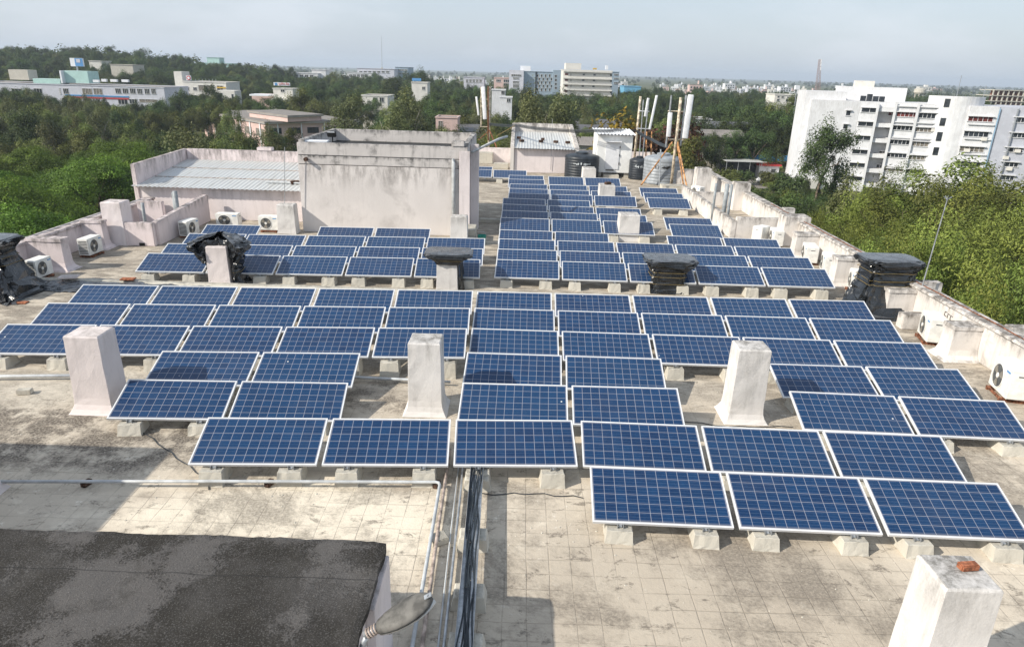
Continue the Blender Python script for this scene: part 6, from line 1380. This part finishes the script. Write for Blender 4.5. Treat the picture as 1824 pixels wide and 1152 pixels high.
P = np.stack([xx, yy, np.full(n, ZG)+g2.uniform(0, 1.3, n)], 1); Nn = unit(g2.normal(size=(n, 3))+np.array([0, 0, .8])); U = unit(np.cross(Nn, g2.normal(size=(n, 3))))
me = quads('undergrowth', P, Nn, U, g2.uniform(.5, 1.1, n), g2.uniform(.7, 1.6, n), M['leaf_olive']); o = bpy.data.objects.new('undergrowth', me); COL.objects.link(o); tag(o, 'green undergrowth on the ground below the trees', 'undergrowth', kind='stuff')
print('QY', [round(c[0]) for c in cand[::40]])
print('TREES', len(cand), 'individual', min(NI, len(cand)))
# ================================================================== AIR, LIGHT, CAMERA
HAZE = 1.9e-4
if HAZE:
    hz = MB().box(-9500, 9500, -380, 9900, ZG-1.2, 62).build('haze', M['alu']); tag(hz, kind='stuff'); hz['label'] = 'pale morning haze over the town'
    m = bpy.data.materials.new('haze_air'); m.use_nodes = True; nt = m.node_tree; nt.nodes.remove(nt.nodes['Principled BSDF'])
    v = nt.nodes.new('ShaderNodeVolumePrincipled'); v.inputs['Color'].default_value = (.74, .84, .96, 1); v.inputs['Density'].default_value = HAZE; v.inputs['Anisotropy'].default_value = .1
    nt.links.new(v.outputs[0], nt.nodes['Material Output'].inputs['Volume']); hz.data.materials.clear(); hz.data.materials.append(m)
AZ, EL = R(24), R(35)                                         # shadows run 24 degrees off the panel rows
sun = bpy.data.lights.new('sun', 'SUN'); sun.energy = 4.2; sun.angle = R(.55); sun.color = (1.0, .93, .82)
so = bpy.data.objects.new('sun', sun); COL.objects.link(so)
d = Vector((math.cos(AZ)*math.cos(EL), math.sin(AZ)*math.cos(EL), -math.sin(EL))); so.rotation_euler = d.to_track_quat('-Z', 'Y').to_euler()
w = bpy.data.worlds.new('World'); S.world = w; w.use_nodes = True; nt = w.node_tree; bg = nt.nodes['Background']
sky = nt.nodes.new('ShaderNodeTexSky'); sky.sky_type = 'NISHITA'; sky.sun_disc = False; sky.sun_elevation = EL; sky.sun_rotation = math.atan2(-d.x, -d.y); sky.air_density = 1.3; sky.dust_density = 2.5; sky.ozone_density = 1.0; sky.altitude = 550
def wn(t, **k):
    nd = nt.nodes.new(t)
    for a, b in k.items(): setattr(nd, a, b)
    return nd
tc = wn('ShaderNodeTexCoord'); mp = wn('ShaderNodeMapping'); mp.inputs['Scale'].default_value = (1.0, 1.0, 3.2); nt.links.new(tc.outputs['Generated'], mp.inputs[0])
no = wn('ShaderNodeTexNoise'); no.inputs['Scale'].default_value = 2.6; no.inputs['Detail'].default_value = 7; no.inputs['Roughness'].default_value = .58; nt.links.new(mp.outputs[0], no.inputs['Vector'])
mr = wn('ShaderNodeMapRange', interpolation_type='SMOOTHSTEP'); mr.inputs[1].default_value = .44; mr.inputs[2].default_value = .72; mr.inputs[3].default_value = .0; mr.inputs[4].default_value = .38; nt.links.new(no.outputs['Fac'], mr.inputs[0])
SKYS = .10
mx0 = wn('ShaderNodeMix', data_type='RGBA'); mx0.inputs[0].default_value = .68; nt.links.new(sky.outputs[0], mx0.inputs[6]); mx0.inputs[7].default_value = (5.0, 5.75, 6.8, 1)   # thin high veil
mx = wn('ShaderNodeMix', data_type='RGBA'); nt.links.new(mr.outputs[0], mx.inputs[0]); nt.links.new(mx0.outputs[2], mx.inputs[6]); mx.inputs[7].default_value = (7.0, 7.3, 7.9, 1)
nt.links.new(mx.outputs[2], bg.inputs['Color']); bg.inputs['Strength'].default_value = SKYS
cam = bpy.data.cameras.new('camera'); co = bpy.data.objects.new('camera', cam); COL.objects.link(co); S.camera = co
cam.sensor_width = 36; cam.sensor_fit = 'HORIZONTAL'; cam.lens = 36*FPX/1824; cam.clip_start = .05; cam.clip_end = 30000
co.matrix_world = Matrix(((RT[0], UP[0], -FW[0], CAMP[0]), (RT[1], UP[1], -FW[1], CAMP[1]), (RT[2], UP[2], -FW[2], CAMP[2]), (0, 0, 0, 1)))
S.view_settings.view_transform = 'Standard'; S.view_settings.look = 'None'; S.view_settings.gamma = 1.0; S.view_settings.use_curve_mapping = False; S.view_settings.exposure = 0.45
S.cycles.max_bounces = 6; S.cycles.diffuse_bounces = 3; S.cycles.glossy_bounces = 3; S.cycles.transmission_bounces = 3; S.cycles.volume_bounces = 0; S.cycles.transparent_max_bounces = 4
S.cycles.use_denoising = True
